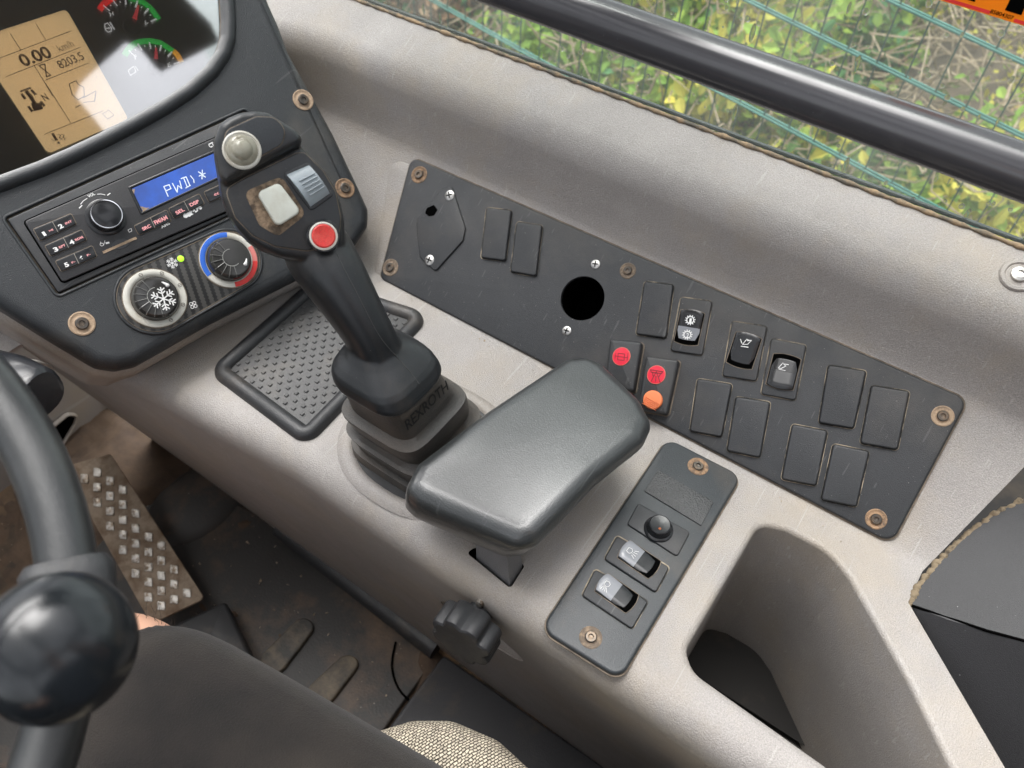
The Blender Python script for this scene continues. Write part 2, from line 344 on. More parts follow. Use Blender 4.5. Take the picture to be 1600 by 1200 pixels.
    def flat(s, P, pts, h=0, px=True):
        q = P.px(pts, h) if px else list(pts); q = ccw(q)
        s.add([P.w(*p, h) for p in q], [tuple(range(len(q)))]); return s
    def arcband(s, P, c, r0, r1, a0, a1, h=0, n=24):
        vs = []; fs = []
        for k in range(n+1):
            a = R(a0+(a1-a0)*k/n); vs += [P.w(c[0]+r0*math.cos(a), c[1]+r0*math.sin(a), h), P.w(c[0]+r1*math.cos(a), c[1]+r1*math.sin(a), h)]
        for k in range(n): fs.append((2*k, 2*k+1, 2*k+3, 2*k+2) if a1 < a0 else (2*k, 2*k+2, 2*k+3, 2*k+1))
        s.add(vs, fs); return s
    def text(s, P, txt, p0, p1, hpx, h=0, bold=0, shear=0):
        """writing on plane P: baseline from picture point p0 to p1, cap height hpx picture pixels"""
        c = bpy.data.curves.new('t', 'FONT'); c.body = txt; c.size = 1; c.offset = bold; c.shear = shear
        o = bpy.data.objects.new('t', c); COL.objects.link(o)
        dg = bpy.context.evaluated_depsgraph_get(); me = bpy.data.meshes.new_from_object(o.evaluated_get(dg))
        vs = [v.co.copy() for v in me.vertices]; fs = [tuple(f.vertices) for f in me.polygons]
        bpy.data.objects.remove(o); bpy.data.curves.remove(c); bpy.data.meshes.remove(me)
        x0 = min(v.x for v in vs); x1 = max(v.x for v in vs); y0 = 0; y1 = max(v.y for v in vs)
        a = Vector(P.uv(*p0, h)); b = Vector(P.uv(*p1, h)); d = b-a; L = d.length; e = d.normalized(); nn = Vector((-e.y, e.x))
        mid = ((p0[0]+p1[0])/2, (p0[1]+p1[1])/2); lp = math.hypot(p1[0]-p0[0], p1[1]-p0[1]); H = hpx*L/lp
        up = Vector(P.uv(mid[0]+(p1[1]-p0[1])/lp*5, mid[1]-(p1[0]-p0[0])/lp*5, h)) - Vector(P.uv(*mid, h))
        if nn.dot(up) < 0: nn = -nn
        vv = [P.w(*(a+e*(v.x-x0)/(x1-x0)*L+nn*(v.y-y0)/(y1-y0)*H), h) for v in vs]
        if fs:
            f = fs[0]; nrm = (vv[f[1]]-vv[f[0]]).cross(vv[f[2]]-vv[f[0]])
            if nrm.dot(P.n) < 0: fs = [tuple(reversed(f)) for f in fs]
        s.add(vv, fs); return s

def root_of(o):
    while o.parent: o = o.parent
    return o
def build(name, g, mt, parent=None, smooth=35, origin=None):
    me = bpy.data.meshes.new(name); o = bpy.data.objects.new(name, me)
    off = root_of(parent).location if parent else (Vector(origin) if origin is not None else Vector((0, 0, 0)))
    me.from_pydata([v-off for v in g.v], [], g.f); me.update()
    bm = bmesh.new(); bm.from_mesh(me); bmesh.ops.recalc_face_normals(bm, faces=bm.faces) if smooth != 'keep' else None
    bm.to_mesh(me); bm.free()
    if smooth and smooth != 'keep':
        me.polygons.foreach_set('use_smooth', [True]*len(me.polygons)); me.set_sharp_from_angle(angle=R(smooth))
    if mt: me.materials.append(mt)
    COL.objects.link(o)
    if parent: o.parent = parent
    elif origin is not None: o.location = off
    return o
def thing(name, label, cat, loc, group=None):
    o = bpy.data.objects.new(name, None); COL.objects.link(o); o.location = loc; o.empty_display_size = .02
    o['label'] = label; o['category'] = cat
    if group: o['group'] = group
    return o
def tag(o, label, cat, group=None):
    o['label'] = label; o['category'] = cat
    if group: o['group'] = group
    return o
def lab(o, t): o['label'] = t; return o
def boolean(o, cutters, op='DIFFERENCE'):
    for g in cutters:
        c = build('cut', g, None, smooth=0); c.location = -root_of(o).location if o.parent else Vector((0, 0, 0))
        c.location = Vector((0, 0, 0))
        md = o.modifiers.new('b', 'BOOLEAN'); md.operation = op; md.solver = 'EXACT'; md.object = c
        bpy.context.view_layer.update()
        dg = bpy.context.evaluated_depsgraph_get(); me = bpy.data.meshes.new_from_object(o.evaluated_get(dg))
        o.modifiers.clear(); o.data = me; bpy.data.objects.remove(c)
        me.polygons.foreach_set('use_smooth', [True]*len(me.polygons)); me.set_sharp_from_angle(angle=R(35))
def remesh(o, vox, smooth_it=4):
    md = o.modifiers.new('r', 'REMESH'); md.mode = 'VOXEL'; md.voxel_size = vox
    ms = o.modifiers.new('s', 'SMOOTH'); ms.iterations = smooth_it; ms.factor = .6
    bpy.context.view_layer.update()
    dg = bpy.context.evaluated_depsgraph_get(); me = bpy.data.meshes.new_from_object(o.evaluated_get(dg))
    o.modifiers.clear(); o.data = me; me.polygons.foreach_set('use_smooth', [True]*len(me.polygons))

def lerp(a, b, t): return a+(b-a)*t
def qpt(q, s, t):
    """bilinear point in picture quad TL,TR,BR,BL"""
    return tuple(lerp(lerp(q[0][i], q[1][i], s), lerp(q[3][i], q[2][i], s), t) for i in (0, 1))
def quad(q, s0, s1, t0, t1): return [qpt(q, s0, t0), qpt(q, s1, t0), qpt(q, s1, t1), qpt(q, s0, t1)]

# ------------------------------------------------------------------ planes of the cab
ZT = .47
TOP = Plane((.45, .15, ZT), (0, 0, 1), (0, -1, 0))              # console top
TH = R(38)
PAN = Plane((.4485, .153, ZT), (-math.sin(TH), 0, math.cos(TH)), (0, -1, 0))   # sloping switch panel
dy, dt = R(10), R(45)
dn = Vector((-math.sin(dy)*math.cos(dt), -math.cos(dy)*math.cos(dt), math.sin(dt)))
DASH = Plane(at(200, 330, .70), dn, (math.cos(dy), -math.sin(dy), 0))
FLR = Plane((0, 0, 0), (0, 0, 1), (1, 0, 0))
def atz(x, y, z):
    v = ray(x, y); return CAM+v*((z-CAM.z)/v.z)

# ------------------------------------------------------------------ setting: ground outside, cab floor
g = G(); N = 40; M_ = 60
def bank(x, y): 
    return -.95 + (x-1.0)*.36 + .05*math.sin(x*3.1+y*2.3)+.04*math.sin(y*5.3+x)
def earthz(x, y): return bank(min(x, 5), y) if x > 1.0 else -.95-.10*min(2, 1.0-x)
vs = [(-14+32*i/N, -14+32*j/M_, 0) for i in range(N+1) for j in range(M_+1)]
vs = [(x, y, earthz(x, y)) for x, y, _ in vs]
fs = [(i*(M_+1)+j, (i+1)*(M_+1)+j, (i+1)*(M_+1)+j+1, i*(M_+1)+j+1) for i in range(N) for j in range(M_)]
g.add(vs, fs)
soil = mat('soil', (.11, .082, .058), .95, bump=(14, 1), dirt=((.15, .115, .08), 7, .45, .65), spots=((.14, .16, .05), 26, .3))
o = build('ground', g, soil); o['kind'] = 'structure'

g = G(); g.add([(-.9, -.9, 0), (.33, -.9, 0), (.33, 1.02, 0), (-.9, 1.02, 0)], [(0, 1, 2, 3)])
g.add([(-.9, -.9, -.05), (.33, -.9, -.05), (.33, 1.02, -.05), (-.9, 1.02, -.05)], [(3, 2, 1, 0)])
o = build('cab_floor', g, mat('floor_dirt', (.13, .085, .05), .9, bump=(90, 1), dirt=((.05, .037, .027), 9, .42, .62)), smooth=0); o['kind'] = 'structure'

# ------------------------------------------------------------------ moulded side console
# profile swept along the cab side and round the front corner
wall = R(79)
lipx, lipz = .556, .5535
prof = []   # (x, z)
cx0 = .4485
prof.append((cx0-.012, ZT)); prof.append((cx0-.004, ZT+.0008))
for k in range(0, 7):
    t = k/6; prof.append((lerp(cx0+.004, lipx-.004, t), lerp(ZT+.0035, ZT+(lipx-cx0-.004)*math.tan(TH), t)))
prof += [(lipx+.001, lipz+.004), (lipx+.003, lipz+.008)]
rid = Vector((lipx+.0155, lipz+.080))
d1 = Vector((math.cos(wall), math.sin(wall))); d2 = Vector((math.cos(R(27)), math.sin(R(27))))
for t in (.2, .4, .6): prof.append((lipx+.004+(rid.x-lipx-.004)*t, lipz+.01+(rid.y-lipz-.01)*t))
rr = .020
for k in range(9):     # rounded ridge
    t = k/8; p = (rid-d1*rr)*(1-t)**2+rid*2*t*(1-t)+(rid+d2*rr)*t*t; prof.append((p.x, p.y))
sill = rid+d2*.062; prof += [(lerp(rid.x+d2.x*rr, sill.x, .5), lerp(rid.y+d2.y*rr, sill.y, .5)), (sill.x, sill.y)]
prof += [(sill.x+.006, sill.y-.004), (sill.x+.008, sill.y-.03)]
pvx, pvy = .375, .625
path = []
for y in [-.60+.05*k for k in range(26)]: path.append(('s', y))
path = [p for p in path if p[1] < pvy-.01]+[('s', pvy)]
for k in range(1, 17): path.append(('a', R(88)*k/16))
path += [('e', .1), ('e', .3), ('e', .7)]
def sweep_pt(p, x, z):
    if p[0] == 's': return Vector((x, p[1], z))
    a = p[1] if p[0] == 'a' else R(88); r = x-pvx
    q = Vector((pvx+r*math.cos(a), pvy+r*math.sin(a), z))
    if p[0] == 'e': q += Vector((-math.sin(a), math.cos(a), 0))*p[1]
    return q
g = G(); rs = [[sweep_pt(p, x, z) for x, z in prof] for p in path]
g.rings(rs, False, False, closed=False)
# top sheet and inner side with rounded edge
def xin(y): return .208-.11*max(0, y-.38)
ys = [-.60, -.3, 0, .1, .2, .3, .38, .42, .46, .50, .545, .60, .66, .80, .88]
inner = []
for y in ys:
    xb = xin(y); sl = Vector((.285-xb, -ZT)).normalized(); ring = [Vector((.285, y, -.0)), Vector((lerp(.285, xb, .5), y, ZT*.5))]
    for k in range(9):
        t = k/8; c0 = Vector((xb, ZT))+sl*.04; c1 = Vector((xb, ZT)); c2 = Vector((xb+.036, ZT))
        q = c0*(1-t)**2+c1*2*t*(1-t)+c2*t*t; ring.append(Vector((q.x, y, q.y)))
    inner.append(ring)
g.rings(inner, False, False, closed=False)
edge = [r[-1] for r in inner]; crease = [r[0] for r in rs]
crease = [c for c in crease if c.y < .88 and c.x > .15]
poly = edge + list(reversed(crease)) if True else []
# far front end: join along y
g.add(poly, [tuple(range(len(poly)))])
con = thing('side_console', 'grey beige moulded side console with window sill and deep storage bin', 'console', (.35, .1, 0))
body = build('console_body', g, beige, con, smooth=40)
bm = bmesh.new(); bm.from_mesh(body.data); bmesh.ops.remove_doubles(bm, verts=bm.verts, dist=.0004); bmesh.ops.recalc_face_normals(bm, faces=bm.faces)
bm.faces.ensure_lookup_table()
f = max((f for f in bm.faces), key=lambda f: f.calc_area() if abs(f.normal.z) > .95 else 0)
if f.normal.z < 0: bmesh.ops.reverse_faces(bm, faces=bm.faces)
# give the shell thickness so that holes cut cleanly
bm.to_mesh(body.data); bm.free()
sm = body.modifiers.new('sol', 'SOLIDIFY'); sm.thickness = .004; sm.offset = -1
bpy.context.view_layer.update()
me = bpy.data.meshes.new_from_object(body.evaluated_get(bpy.context.evaluated_depsgraph_get())); body.modifiers.clear(); body.data = me
binpx = [(1184, 812), (1232, 824), (1298, 858), (1332, 900), (1425, 1062), (1487, 1187), (1560, 1340), (1420, 1290), (1300, 1210), (1078, 1052), (1066, 1012)]
binuv = rnd(TOP.px(binpx), [.016, .03, .03, .03, .05, .05, .02, .02, .05, .018, .018][::1], 6)
cuts = [G().slab(TOP, inset(binuv, -.001), -.05, .05, 0)]
slotpx = [(729, 863), (740, 856), (780, 848), (820, 884), (798, 918)]
cuts.append(G().slab(TOP, rnd(TOP.px(slotpx), .003), -.03, .03, 0))
hole = PAN.uv(910, 466); HR = .0225
cuts.append(G().slab(PAN, circ(hole, HR+.002, 40), -.05, .05, 0))
# rear end of the console
e0 = TOP.hit(1572, 1203); e1 = TOP.hit(1419, 941); e2 = TOP.hit(1441, 893); e3 = PAN.hit(1592, 738)
dd = (e3-e2); dd.z = 0; dd.normalize(); far = e2+dd*.5
ex = (e0-e1); ex.z = 0; ex.normalize(); nr = e1+ex*.6
pl = [(e1.x, e1.y), (e2.x, e2.y), (far.x, far.y), (far.x+.5, far.y-1), (nr.x, nr.y-.6), (nr.x, nr.y)]
WP = Plane((0, 0, .5), (0, 0, 1), (1, 0, 0))
cuts.append(G().slab(WP, pl, -.6, .6, 0))
boolean(body, cuts)
g = G().well(TOP, inset(binuv, -.002), .0002, .40, .004, .005)
build('storage_bin', g, beige, con, smooth=40)
g = G().well(TOP, rnd(TOP.px(slotpx), .003), -.001, .07, 0, .0004); build('slot_well', g, void, con)
# pad under the sloping panel, joystick collar, bolt recess
JB = TOP.uv(662, 690)
g = G()
n = 48; prf = [(.078, -.001), (.0755, .0018), (.071, .0040), (.0675, .0044), (.064, .0034), (.062, .0004)]
def rsq(c, r, n, p=.72, ax=1.0, ay=1.0):
    return [(c[0]+ax*r*math.copysign(abs(math.cos(2*math.pi*k/n))**p, math.cos(2*math.pi*k/n)), c[1]+ay*r*math.copysign(abs(math.sin(2*math.pi*k/n))**p, math.sin(2*math.pi*k/n))) for k in range(n)]
g.rings([[TOP.w(u, v, h) for u, v in rsq((JB[0]+.004, JB[1]), r, n, .85, 1.05, .96)] for r, h in prf], False, False)
build('boot_collar', g, beige, con, smooth=60)
g = G(); g.rings([[TOP.w(u, v, h) for u, v in rsq((JB[0]+.004, JB[1]), r, n, .85, 1.05, .96)] for r, h in [(.0628, .0012), (.001, .0010)]], False, False)
build('collar_floor', g, rubber, con)
padpx = [(612, 246), (1514, 622), (1396, 854), (584, 440)]
g = G().slab(PAN, rnd(PAN.px(padpx), .012), .0005, .0022, .0016); seat_ = build('panel_seat', g, beige, con); boolean(seat_, [G().slab(PAN, circ(hole, HR+.004, 40), -.05, .05, 0)])
# clip screw on the sill
SILL = Plane((rid.x+.03, 0, rid.y+.016), (-math.sin(R(27)), 0, math.cos(R(27))), (0, -1, 0))
bu = SILL.uv(1592, 430)
g = G().lathe(SILL, bu, [(.014, .0002), (.013, .0016), (.0105, .0018), (.0095, .0004), (.0001, .0003)]); build('screw_seat', g, beige, con)
g = G().lathe(SILL, bu, [(.0062, .0002), (.0058, .003), (.003, .0036), (.0028, .0022), (.0001, .002)]); build('screw', g, steel, con)
bolt_mat = (dsteel, tan)

tans = [tan, mat('dusty_rubber_dark', (.15, .115, .085), .8, bump=(500, .6), dirt=((.34, .25, .17), 140, .5, .7)), mat('rusty_rubber', (.30, .19, .11), .8, bump=(500, .6), dirt=((.09, .065, .05), 170, .44, .62))]
bolt_n = 0
def bolt(P, px, py, rpx, parent, head=dsteel, h=.0015, ringm=None, name='bolt'):
    global bolt_n
    bolt_n += 1; ringm = ringm or tans[(bolt_n*2+bolt_n//3) % 3]
    c = P.uv(px, py, h); e = P.uv(px+rpx, py, h); r = math.hypot(e[0]-c[0], e[1]-c[1])
    g = G().lathe(P, c, [(r*.50, h-.001), (r*.50, h+.0016), (r*.44, h+.0022), (r*.24, h+.0022), (r*.20, h+.0008), (.0001, h+.0006)], 24)
    b = build(name, g, head, parent)
    g = G().lathe(P, c, [(r, h-.001), (r*.98, h+.0004), (r*.88, h+.0007), (r*.78, h+.0002), (r*.62, h+.0002), (r*.52, h+.0009), (r*.49, h+.0002)], 28)
    build('washer', g, ringm, b); return b
def crosshead(P, px, py, rpx, parent, h=.0015):
    c = P.uv(px, py, h); e = P.uv(px+rpx, py, h); r = math.hypot(e[0]-c[0], e[1]-c[1])
    g = G().lathe(P, c, [(r, h-.0005), (r*.97, h+.0006), (r*.7, h+.0013), (r*.3, h+.0016), (.0001, h+.0016)], 24)
    b = build('screw', g, steel, parent)
    g = G(); a = random.uniform(0, 1)
    for k in (0, math.pi/2):
        d = (math.cos(a+k)*r*.55, math.sin(a+k)*r*.55)
        g.stroke(P, [(c[0]-d[0], c[1]-d[1]), (c[0]+d[0], c[1]+d[1])], r*.26, h+.00175+.00003*k, px=False)
    build('cross_slot', g, void, b); return b

# ------------------------------------------------------------------ large sloping switch panel
sp = thing('switch_panel', 'long black sloping switch panel below the window sill, with round hole', 'switch panel', PAN.hit(990, 500))
H1 = .0056     # height of plate above plane
def PP(q, h=H1): return PAN.px(q, h)
plate = rnd(PP([(642, 244), (1514, 624), (1394, 850), (592, 434)]), [.0085, .010, .011, .0085][::-1], 8)
g = G().slab(PAN, plate, .001, H1, .0022, 4); fp = build('face_plate', g, blackp, sp)
hc = PAN.uv(910, 466, H1)
notch = rnd(PP([(664, 333), (668, 324), (678, 321), (683, 330), (676, 338), (670, 337)]), .001)
cc = [G().slab(PAN, circ(hc, HR, 48), -.02, .02, 0)]
boolean(fp, cc)
g = G().slab(PAN, inset(plate, -.0014), .0004, .0028, .0005); de_ = build('dust_edge', g, seam2, sp); boolean(de_, [G().slab(PAN, circ(hc, HR+.003, 48), -.02, .02, 0)])
g = G().rings([[PAN.w(u, v, h) for u, v in circ(hc, r, 40)] for r, h in [(HR+.0015, H1-.003), (HR+.0015, -.06), (.0005, -.06)]], False, True); build('hole_sleeve', g, void, sp, smooth='keep')
for (x, y, r) in [(655, 273, 12.5), (610, 418, 12.5), (981, 423, 13), (1473, 650, 19), (1369, 811, 18)]: bolt(PAN, x, y, r, sp, h=H1)
for (x, y) in [(930.5, 413), (885.5, 517)]: crosshead(PAN, x, y, 7.2, sp, h=H1)
# lozenge cover
L = PP([(706, 290), (727, 356), (723, 376), (680, 424), (656, 402), (650, 350), (654, 338), (690, 296)], H1+.002)
cov = build('blank_cover', G().slab(PAN, rnd(L, [.004]*8, 5), H1-.001, H1+.0022, .0010), blackp, sp)
lab(cov, 'lozenge shaped black blanking cover held by two screws')
build('keyhole', G().flat(PAN, rnd(PAN.px([(664, 333), (667, 325), (678, 320), (684, 328), (678, 337), (670, 338)], H1+.0023), .0015), H1+.0024, px=False), void, cov)
for (x, y) in [(702.5, 305.3), (671, 406.5)]: crosshead(PAN, x, y, 7.5, cov, h=H1+.002)
def blank(q, nm='blank_plate', parent=sp, P=PAN, h=H1):
    o_ = build(nm, G().slab(P, rnd(P.px(q, h+.002), .0026, 5), h-.001, h+.0042, .0017, 5), blackp, parent)
    build('shadow_gap', G().slab(P, rnd(inset(rnd(P.px(q, h+.001), .0026, 4), -.0004), 0), h-.001, h+.0006, 0), void, o_)
    build('dust_rim', G().slab(P, rnd(inset(rnd(P.px(q, h), .0026, 4), -.0011), 0), h-.001, h+.0004, 0), seam, o_)
    return o_
BL = [[(760.6, 324.7), (799.7, 329.4), (790, 408), (752, 403)], [(808, 346.6), (847.5, 352.8), (838, 432), (798, 424.7)],
      [(1007.5, 440), (1052.5, 445.6), (1041, 528.8), (994, 522.5)], [(1090, 592), (1144, 600.6), (1127.5, 683), (1078, 673.7)],
      [(1150, 620), (1203.6, 628.7), (1187.5, 715), (1135.7, 704.5)], [(1294.3, 570.6), (1353.6, 580), (1333.7, 670), (1279.3, 660.6)],
      [(1361.8, 602.5), (1421, 611.9), (1402, 703), (1344, 692.5)], [(1238, 663), (1293, 673.7), (1275, 759), (1221, 748.7)],
      [(1301.8, 694), (1358, 705.6), (1338, 792), (1283, 780.6)]]
for q in BL: blank(q)

def rocker(P, q, cen, L1, L2, w, parent, h, top_m, bot_m, name='rocker_switch', tilt=1):
    """q bezel quad; rocker capsule from picture point L1 to L2 (long axis), half width w px"""
    bz = build(name, G().slab(P, rnd(P.px(q, h+.002), .0026, 5), h-.001, h+.0027, .0012, 4), blackp, parent)
    build('dust_rim', G().slab(P, inset(rnd(P.px(q, h), .0026, 4), -.0009), h-.001, h+.0003, 0), seam, bz)
    a = Vector(P.uv(*L1, h)); b = Vector(P.uv(*L2, h)); d = (b-a); Ln = d.length; e = d.normalized(); nn = Vector((-e.y, e.x))
    W_ = w*Ln/math.hypot(L2[0]-L1[0], L2[1]-L1[1])
    def cap(ext, ww, bow=.0020):
        pts = []
        for k in range(9): t = -1+2*k/8; p = a-e*(ext+bow*(1-t*t))+nn*ww*t; pts.append((p.x, p.y))
        for k in range(9): t = 1-2*k/8; p = b+e*(ext+bow*(1-t*t))+nn*ww*t; pts.append((p.x, p.y))
        return rnd(pts, .0008, 3)
    build('opening', G().slab(P, cap(.0022, W_+.0009), h+.002, h+.00275, .0001, 1), void, bz)
    build('dust_ring', G().ring(P, cap(.0028, W_+.0015), .0007, h+.0026, h+.0030), seam2, bz)
    # rocker halves: a shallow V
    for half, mt_, lift0, lift1 in ((0, top_m, .0065 if tilt > 0 else .0022, .0042), (1, bot_m, .0042, .0022 if tilt > 0 else .0065)):
        c0 = a if half == 0 else a+d*.5; c1 = a+d*.5 if half == 0 else b; rs = []
        for k in range(7):
            t = k/6; ctr = c0.lerp(c1, t); hh = h+lerp(lift0, lift1, t)
            if half == 0 and k == 0 or half == 1 and k == 6: hh -= .0010
            row = []
            for j in range(9):
                s_ = -1+2*j/8; x_ = ctr+nn*W_*s_*(1 if abs(s_) < .99 else 1)
                bow = (.0020*(1-s_*s_)+.0022)
                if half == 0: x_ = x_-e*bow*(1-t)
                else: x_ = x_+e*bow*t
                row.append(P.w(x_.x, x_.y, hh-(.0009 if abs(s_) > .99 else 0)))
            rs.append([P.w(*((row[0]-P.o).dot(P.u), (row[0]-P.o).dot(P.v)), h+.0015)]+row+[P.w(*((row[-1]-P.o).dot(P.u), (row[-1]-P.o).dot(P.v)), h+.0015)])
        gg = G(); gg.rings(rs, True, True, closed=False)
        o_ = build('rocker_half', gg, mt_, bz, smooth=30)
        if mt_ is greyp: lab(o_, 'grey translucent rocker half with pictogram')
    return bz, (a, b, e, nn, W_)
def gear(P, g, c, r, h):
    g.arcband(P, c, r*.62, r*.84, 0, 360, h, 24)
    for k in range(12): 
        a = 2*math.pi*k/12; g.stroke(P, [(c[0]+r*.8*math.cos(a), c[1]+r*.8*math.sin(a)), (c[0]+r*1.05*math.cos(a), c[1]+r*1.05*math.sin(a))], r*.2, h, px=False)
bk = mat('black_lens', (.012, .012, .013), .22)
q1 = [(1064, 464.5), (1113, 471), (1097.5, 555.6), (1048, 548)]
s1, _ = rocker(PAN, q1, None, (1082, 492), (1073, 533), 17, sp, H1, bk, greyp, tilt=1)
g = G()
for c, tx, hh in (((1078.5, 500), '1', .0066), ((1074, 523), '2', .0047)):
    cu = PAN.uv(*c, H1+hh); gear(PAN, g, cu, .0044, H1+hh); g.text(PAN, tx, (c[0]-2, c[1]+4), (c[0]+1.7, c[1]+4.4), 7, H1+hh, .02)
build('gear_symbols', g, white, s1)
q2 = [(1144, 502), (1198.7, 510.6), (1182, 595.7), (1128.6, 587.5)]
s2, _ = rocker(PAN, q2, None, (1169, 529), (1156, 568), 18.5, sp, H1, blackg, blackg, tilt=1)
g = G(); hh = H1+.0068
g.stroke(PAN, [(1160, 538), (1167, 530), (1173, 533), (1168, 538), (1160, 538)], .0006, hh); g.stroke(PAN, [(1168, 532), (1174, 532)], .0010, hh)
g.stroke(PAN, [(1157, 530), (1159, 536)], .0007, hh); g.stroke(PAN, [(1158, 541), (1169, 542.5)], .0008, hh); build('loader_symbol', g, white, s2)
q3 = [(1205.5, 529), (1260, 539.5), (1243, 625.7), (1189, 615.6)]
s3, _ = rocker(PAN, q3, None, (1229, 562), (1219, 601), 19, sp, H1, bk, blackg, tilt=-1)
g = G(); hh = H1+.0042
g.stroke(PAN, [(1216, 575), (1223, 567.5), (1228, 572), (1221, 575.5), (1216, 575)], .0006, hh); g.stroke(PAN, [(1222, 568), (1232, 570)], .0006, hh); g.stroke(PAN, [(1217, 577), (1227, 579)], .0005, hh)
build('loader_symbol', g, white, s3)
# two tall guarded switches with red lenses
for q, c, lb in (([(953, 529), (1003, 534), (990, 612), (944, 604)], (971, 557), 'guarded switch with round red lens, left of the orange tabbed one'),
             ([(1009, 556), (1061, 562), (1042, 648), (996, 640)], (1025.5, 585.6), 'guarded switch with red lens and orange sliding tab')):
    hs = .012
    def lift(pts, h): return PAN.px(pts, h)
    gb = G().slab(PAN, rnd(lift(q, H1+hs), .0028, 5), H1-.001, H1+hs, .0028, 4)
    b = lab(build('guarded_switch', gb, blackp, sp), lb)
    build('dust_rim', G().slab(PAN, inset(rnd(lift(q, H1+hs), .0028, 4), -.0012), H1-.001, H1+.0010, .0003), seam2, b)
    cu = PAN.uv(c[0], c[1], H1+hs)
    build('red_lens', G().slab(PAN, circ(cu, .0084, 32, .0088), H1+hs-.001, H1+hs+.0007, .0004), redl, b)
    build('lens_border', G().ring(PAN, circ(cu, .0087, 32, .0091), .0008, H1+hs-.0005, H1+hs+.0009), mat('lens_edge', (.75, .22, .16), .5), b)
    hh = H1+hs+.0010; g = G(); x, y = c
    if x < 1000:
        g.stroke(PAN, [(x-5, y-5), (x+5, y-4), (x+4, y+6), (x-6, y+5), (x-5, y-5)], .0006, hh); g.stroke(PAN, [(x-10, y-1), (x+10, y+2)], .0005, hh); g.stroke(PAN, [(x-10, y+3), (x-9, y-5)], .0005, hh); g.stroke(PAN, [(x+10, y-5), (x+9, y+6)], .0005, hh)
    else:
        g.stroke(PAN, [(x-9, y-8), (x+10, y-5), (x+8, y-2), (x-8, y-4), (x-9, y-8)], .0008, hh); g.stroke(PAN, [(x-6, y-4), (x-5, y+2)], .0008, hh); g.stroke(PAN, [(x+7, y-2), (x+4, y+3)], .0008, hh)
        g.stroke(PAN, [(x-8, y+10), (x, y-5), (x+6, y+12)], .0007, hh); g.stroke(PAN, [(x-1, y+10), (x-.5, y+2)], .0008, hh)
        ot = PAN.uv(1020.5, 625, H1+hs)
        gt = G().slab(PAN, circ(ot, .0092, 28, .0088), H1+hs-.002, H1+hs+.003, .0015, 4)
        t_ = build('orange_tab', gt, orangep, b)
        gr = G()
        for k in range(5): gr.slab(PAN, rnd([(ot[0]-.007, ot[1]-.0006-.0016*k), (ot[0]+.007, ot[1]-.0006-.0016*k), (ot[0]+.007, ot[1]-.0013-.0016*k), (ot[0]-.007, ot[1]-.0013-.0016*k)], .0002), H1+hs, H1+hs+.0036, .0003)
        build('ribs', gr, orangep, t_)
    build('pictogram', g, mat('dark_red_ink', (.16, .01, .015), .6), b)

# ------------------------------------------------------------------ small switch panel on the console top
s2p = thing('lamp_switch_panel', 'small slim black panel with two lamp rockers and a round button, beside the storage bin', 'switch panel', TOP.hit(1000, 870))
h = .0052
out = rnd(TOP.px([(1043, 683), (1160, 743), (970, 1061), (844, 982)], h), [.012, .011, .011, .012], 8)
build('face_plate', G().slab(TOP, out, .0003, h, .0024, 4), mat('satin_black', (.028, .033, .037), .40, bump=(1300, .25), dirt=((.09, .075, .06), 12, .55, .9), spots=((.3, .28, .25), 300, .07)), s2p)
build('dust_edge', G().slab(TOP, inset(out, -.0012), .0002, .0011, .0003), seam2, s2p)
bolt(TOP, 1090.5, 729, 16.5, s2p, h=h); bolt(TOP, 923, 996, 18.5, s2p, h=h)
build('blank_plate', G().slab(TOP, rnd(TOP.px([(1028, 735), (1115, 785), (1095.5, 822), (1006.5, 768)], h), .0006), h-.001, h+.0012, .0004), mat('speckled_label', (.045, .047, .048), .45, bump=(700, 1.0), spots=((.12, .12, .12), 700, .3)), s2p)
kb = lab(build('push_button', G().slab(TOP, rnd(TOP.px([(997, 787), (1078, 833), (1058, 871), (979, 820)], h), .0028), h-.001, h+.002, .001), blackp, s2p), 'round black push button on oblong base')
kc = TOP.uv(1028, 829, h)
build('button_cap', G().lathe(TOP, kc, [(.0125, h+.0015), (.0122, h+.0035), (.0112, h+.0042), (.0105, h+.0045), (.0098, h+.0085), (.0092, h+.0105), (.0082, h+.0112), (.004, h+.0108), (.0001, h+.0106)], 40), blackg, kb)
dd_ = TOP.uv(1031, 826, h+.011); build('rust_dot', G().lathe(TOP, dd_, [(.0013, h+.0107), (.0011, h+.0112), (.0007, h+.0113), (.0001, h+.0109)], 14), mat('rust', (.30, .09, .03), .8), kb)
for q, l1, l2, ico in (([(964, 836.7), (1046, 886.7), (1025, 926), (944, 873)], (978, 863), (1018, 890), 0), ([(930, 889), (1012.7, 940), (988, 983), (909, 930)], (943, 915), (983, 943), 1)):
    b, fr = rocker(TOP, q, None, l1, l2, 17.5, s2p, h, greyp, blackg, tilt=1)
    a, bb, e, nn, W_ = fr; g = G(); hh = h+.0064
    c = a+(bb-a)*.18-e*.0015; s_ = .0019
    def T(x, y): q_ = c+e*x*s_+nn*y*s_; return (q_.x, q_.y)
    sg = 1 if nn.dot(Vector(TOP.v)) > 0 else -1
    g.stroke(TOP, [T(-1.2, -1), T(-1.2, 1), T(.2, 1.3), T(1.0, .6), T(1.0, -.6), T(.2, -1.3), T(-1.2, -1)][::1], .0004, hh, px=False)
    for k in (-1.2, -.4, .4, 1.2):
        if ico == 0: g.stroke(TOP, [T(1.6, k), T(3.3, k*1.7)], .0004, hh-.0004, px=False)
        else: g.stroke(TOP, [T(-.2+k*.6, -1.7), T(.3+k*1.2, -3.4)], .0004, hh, px=False)
    build('lamp_symbol', g, white, b)

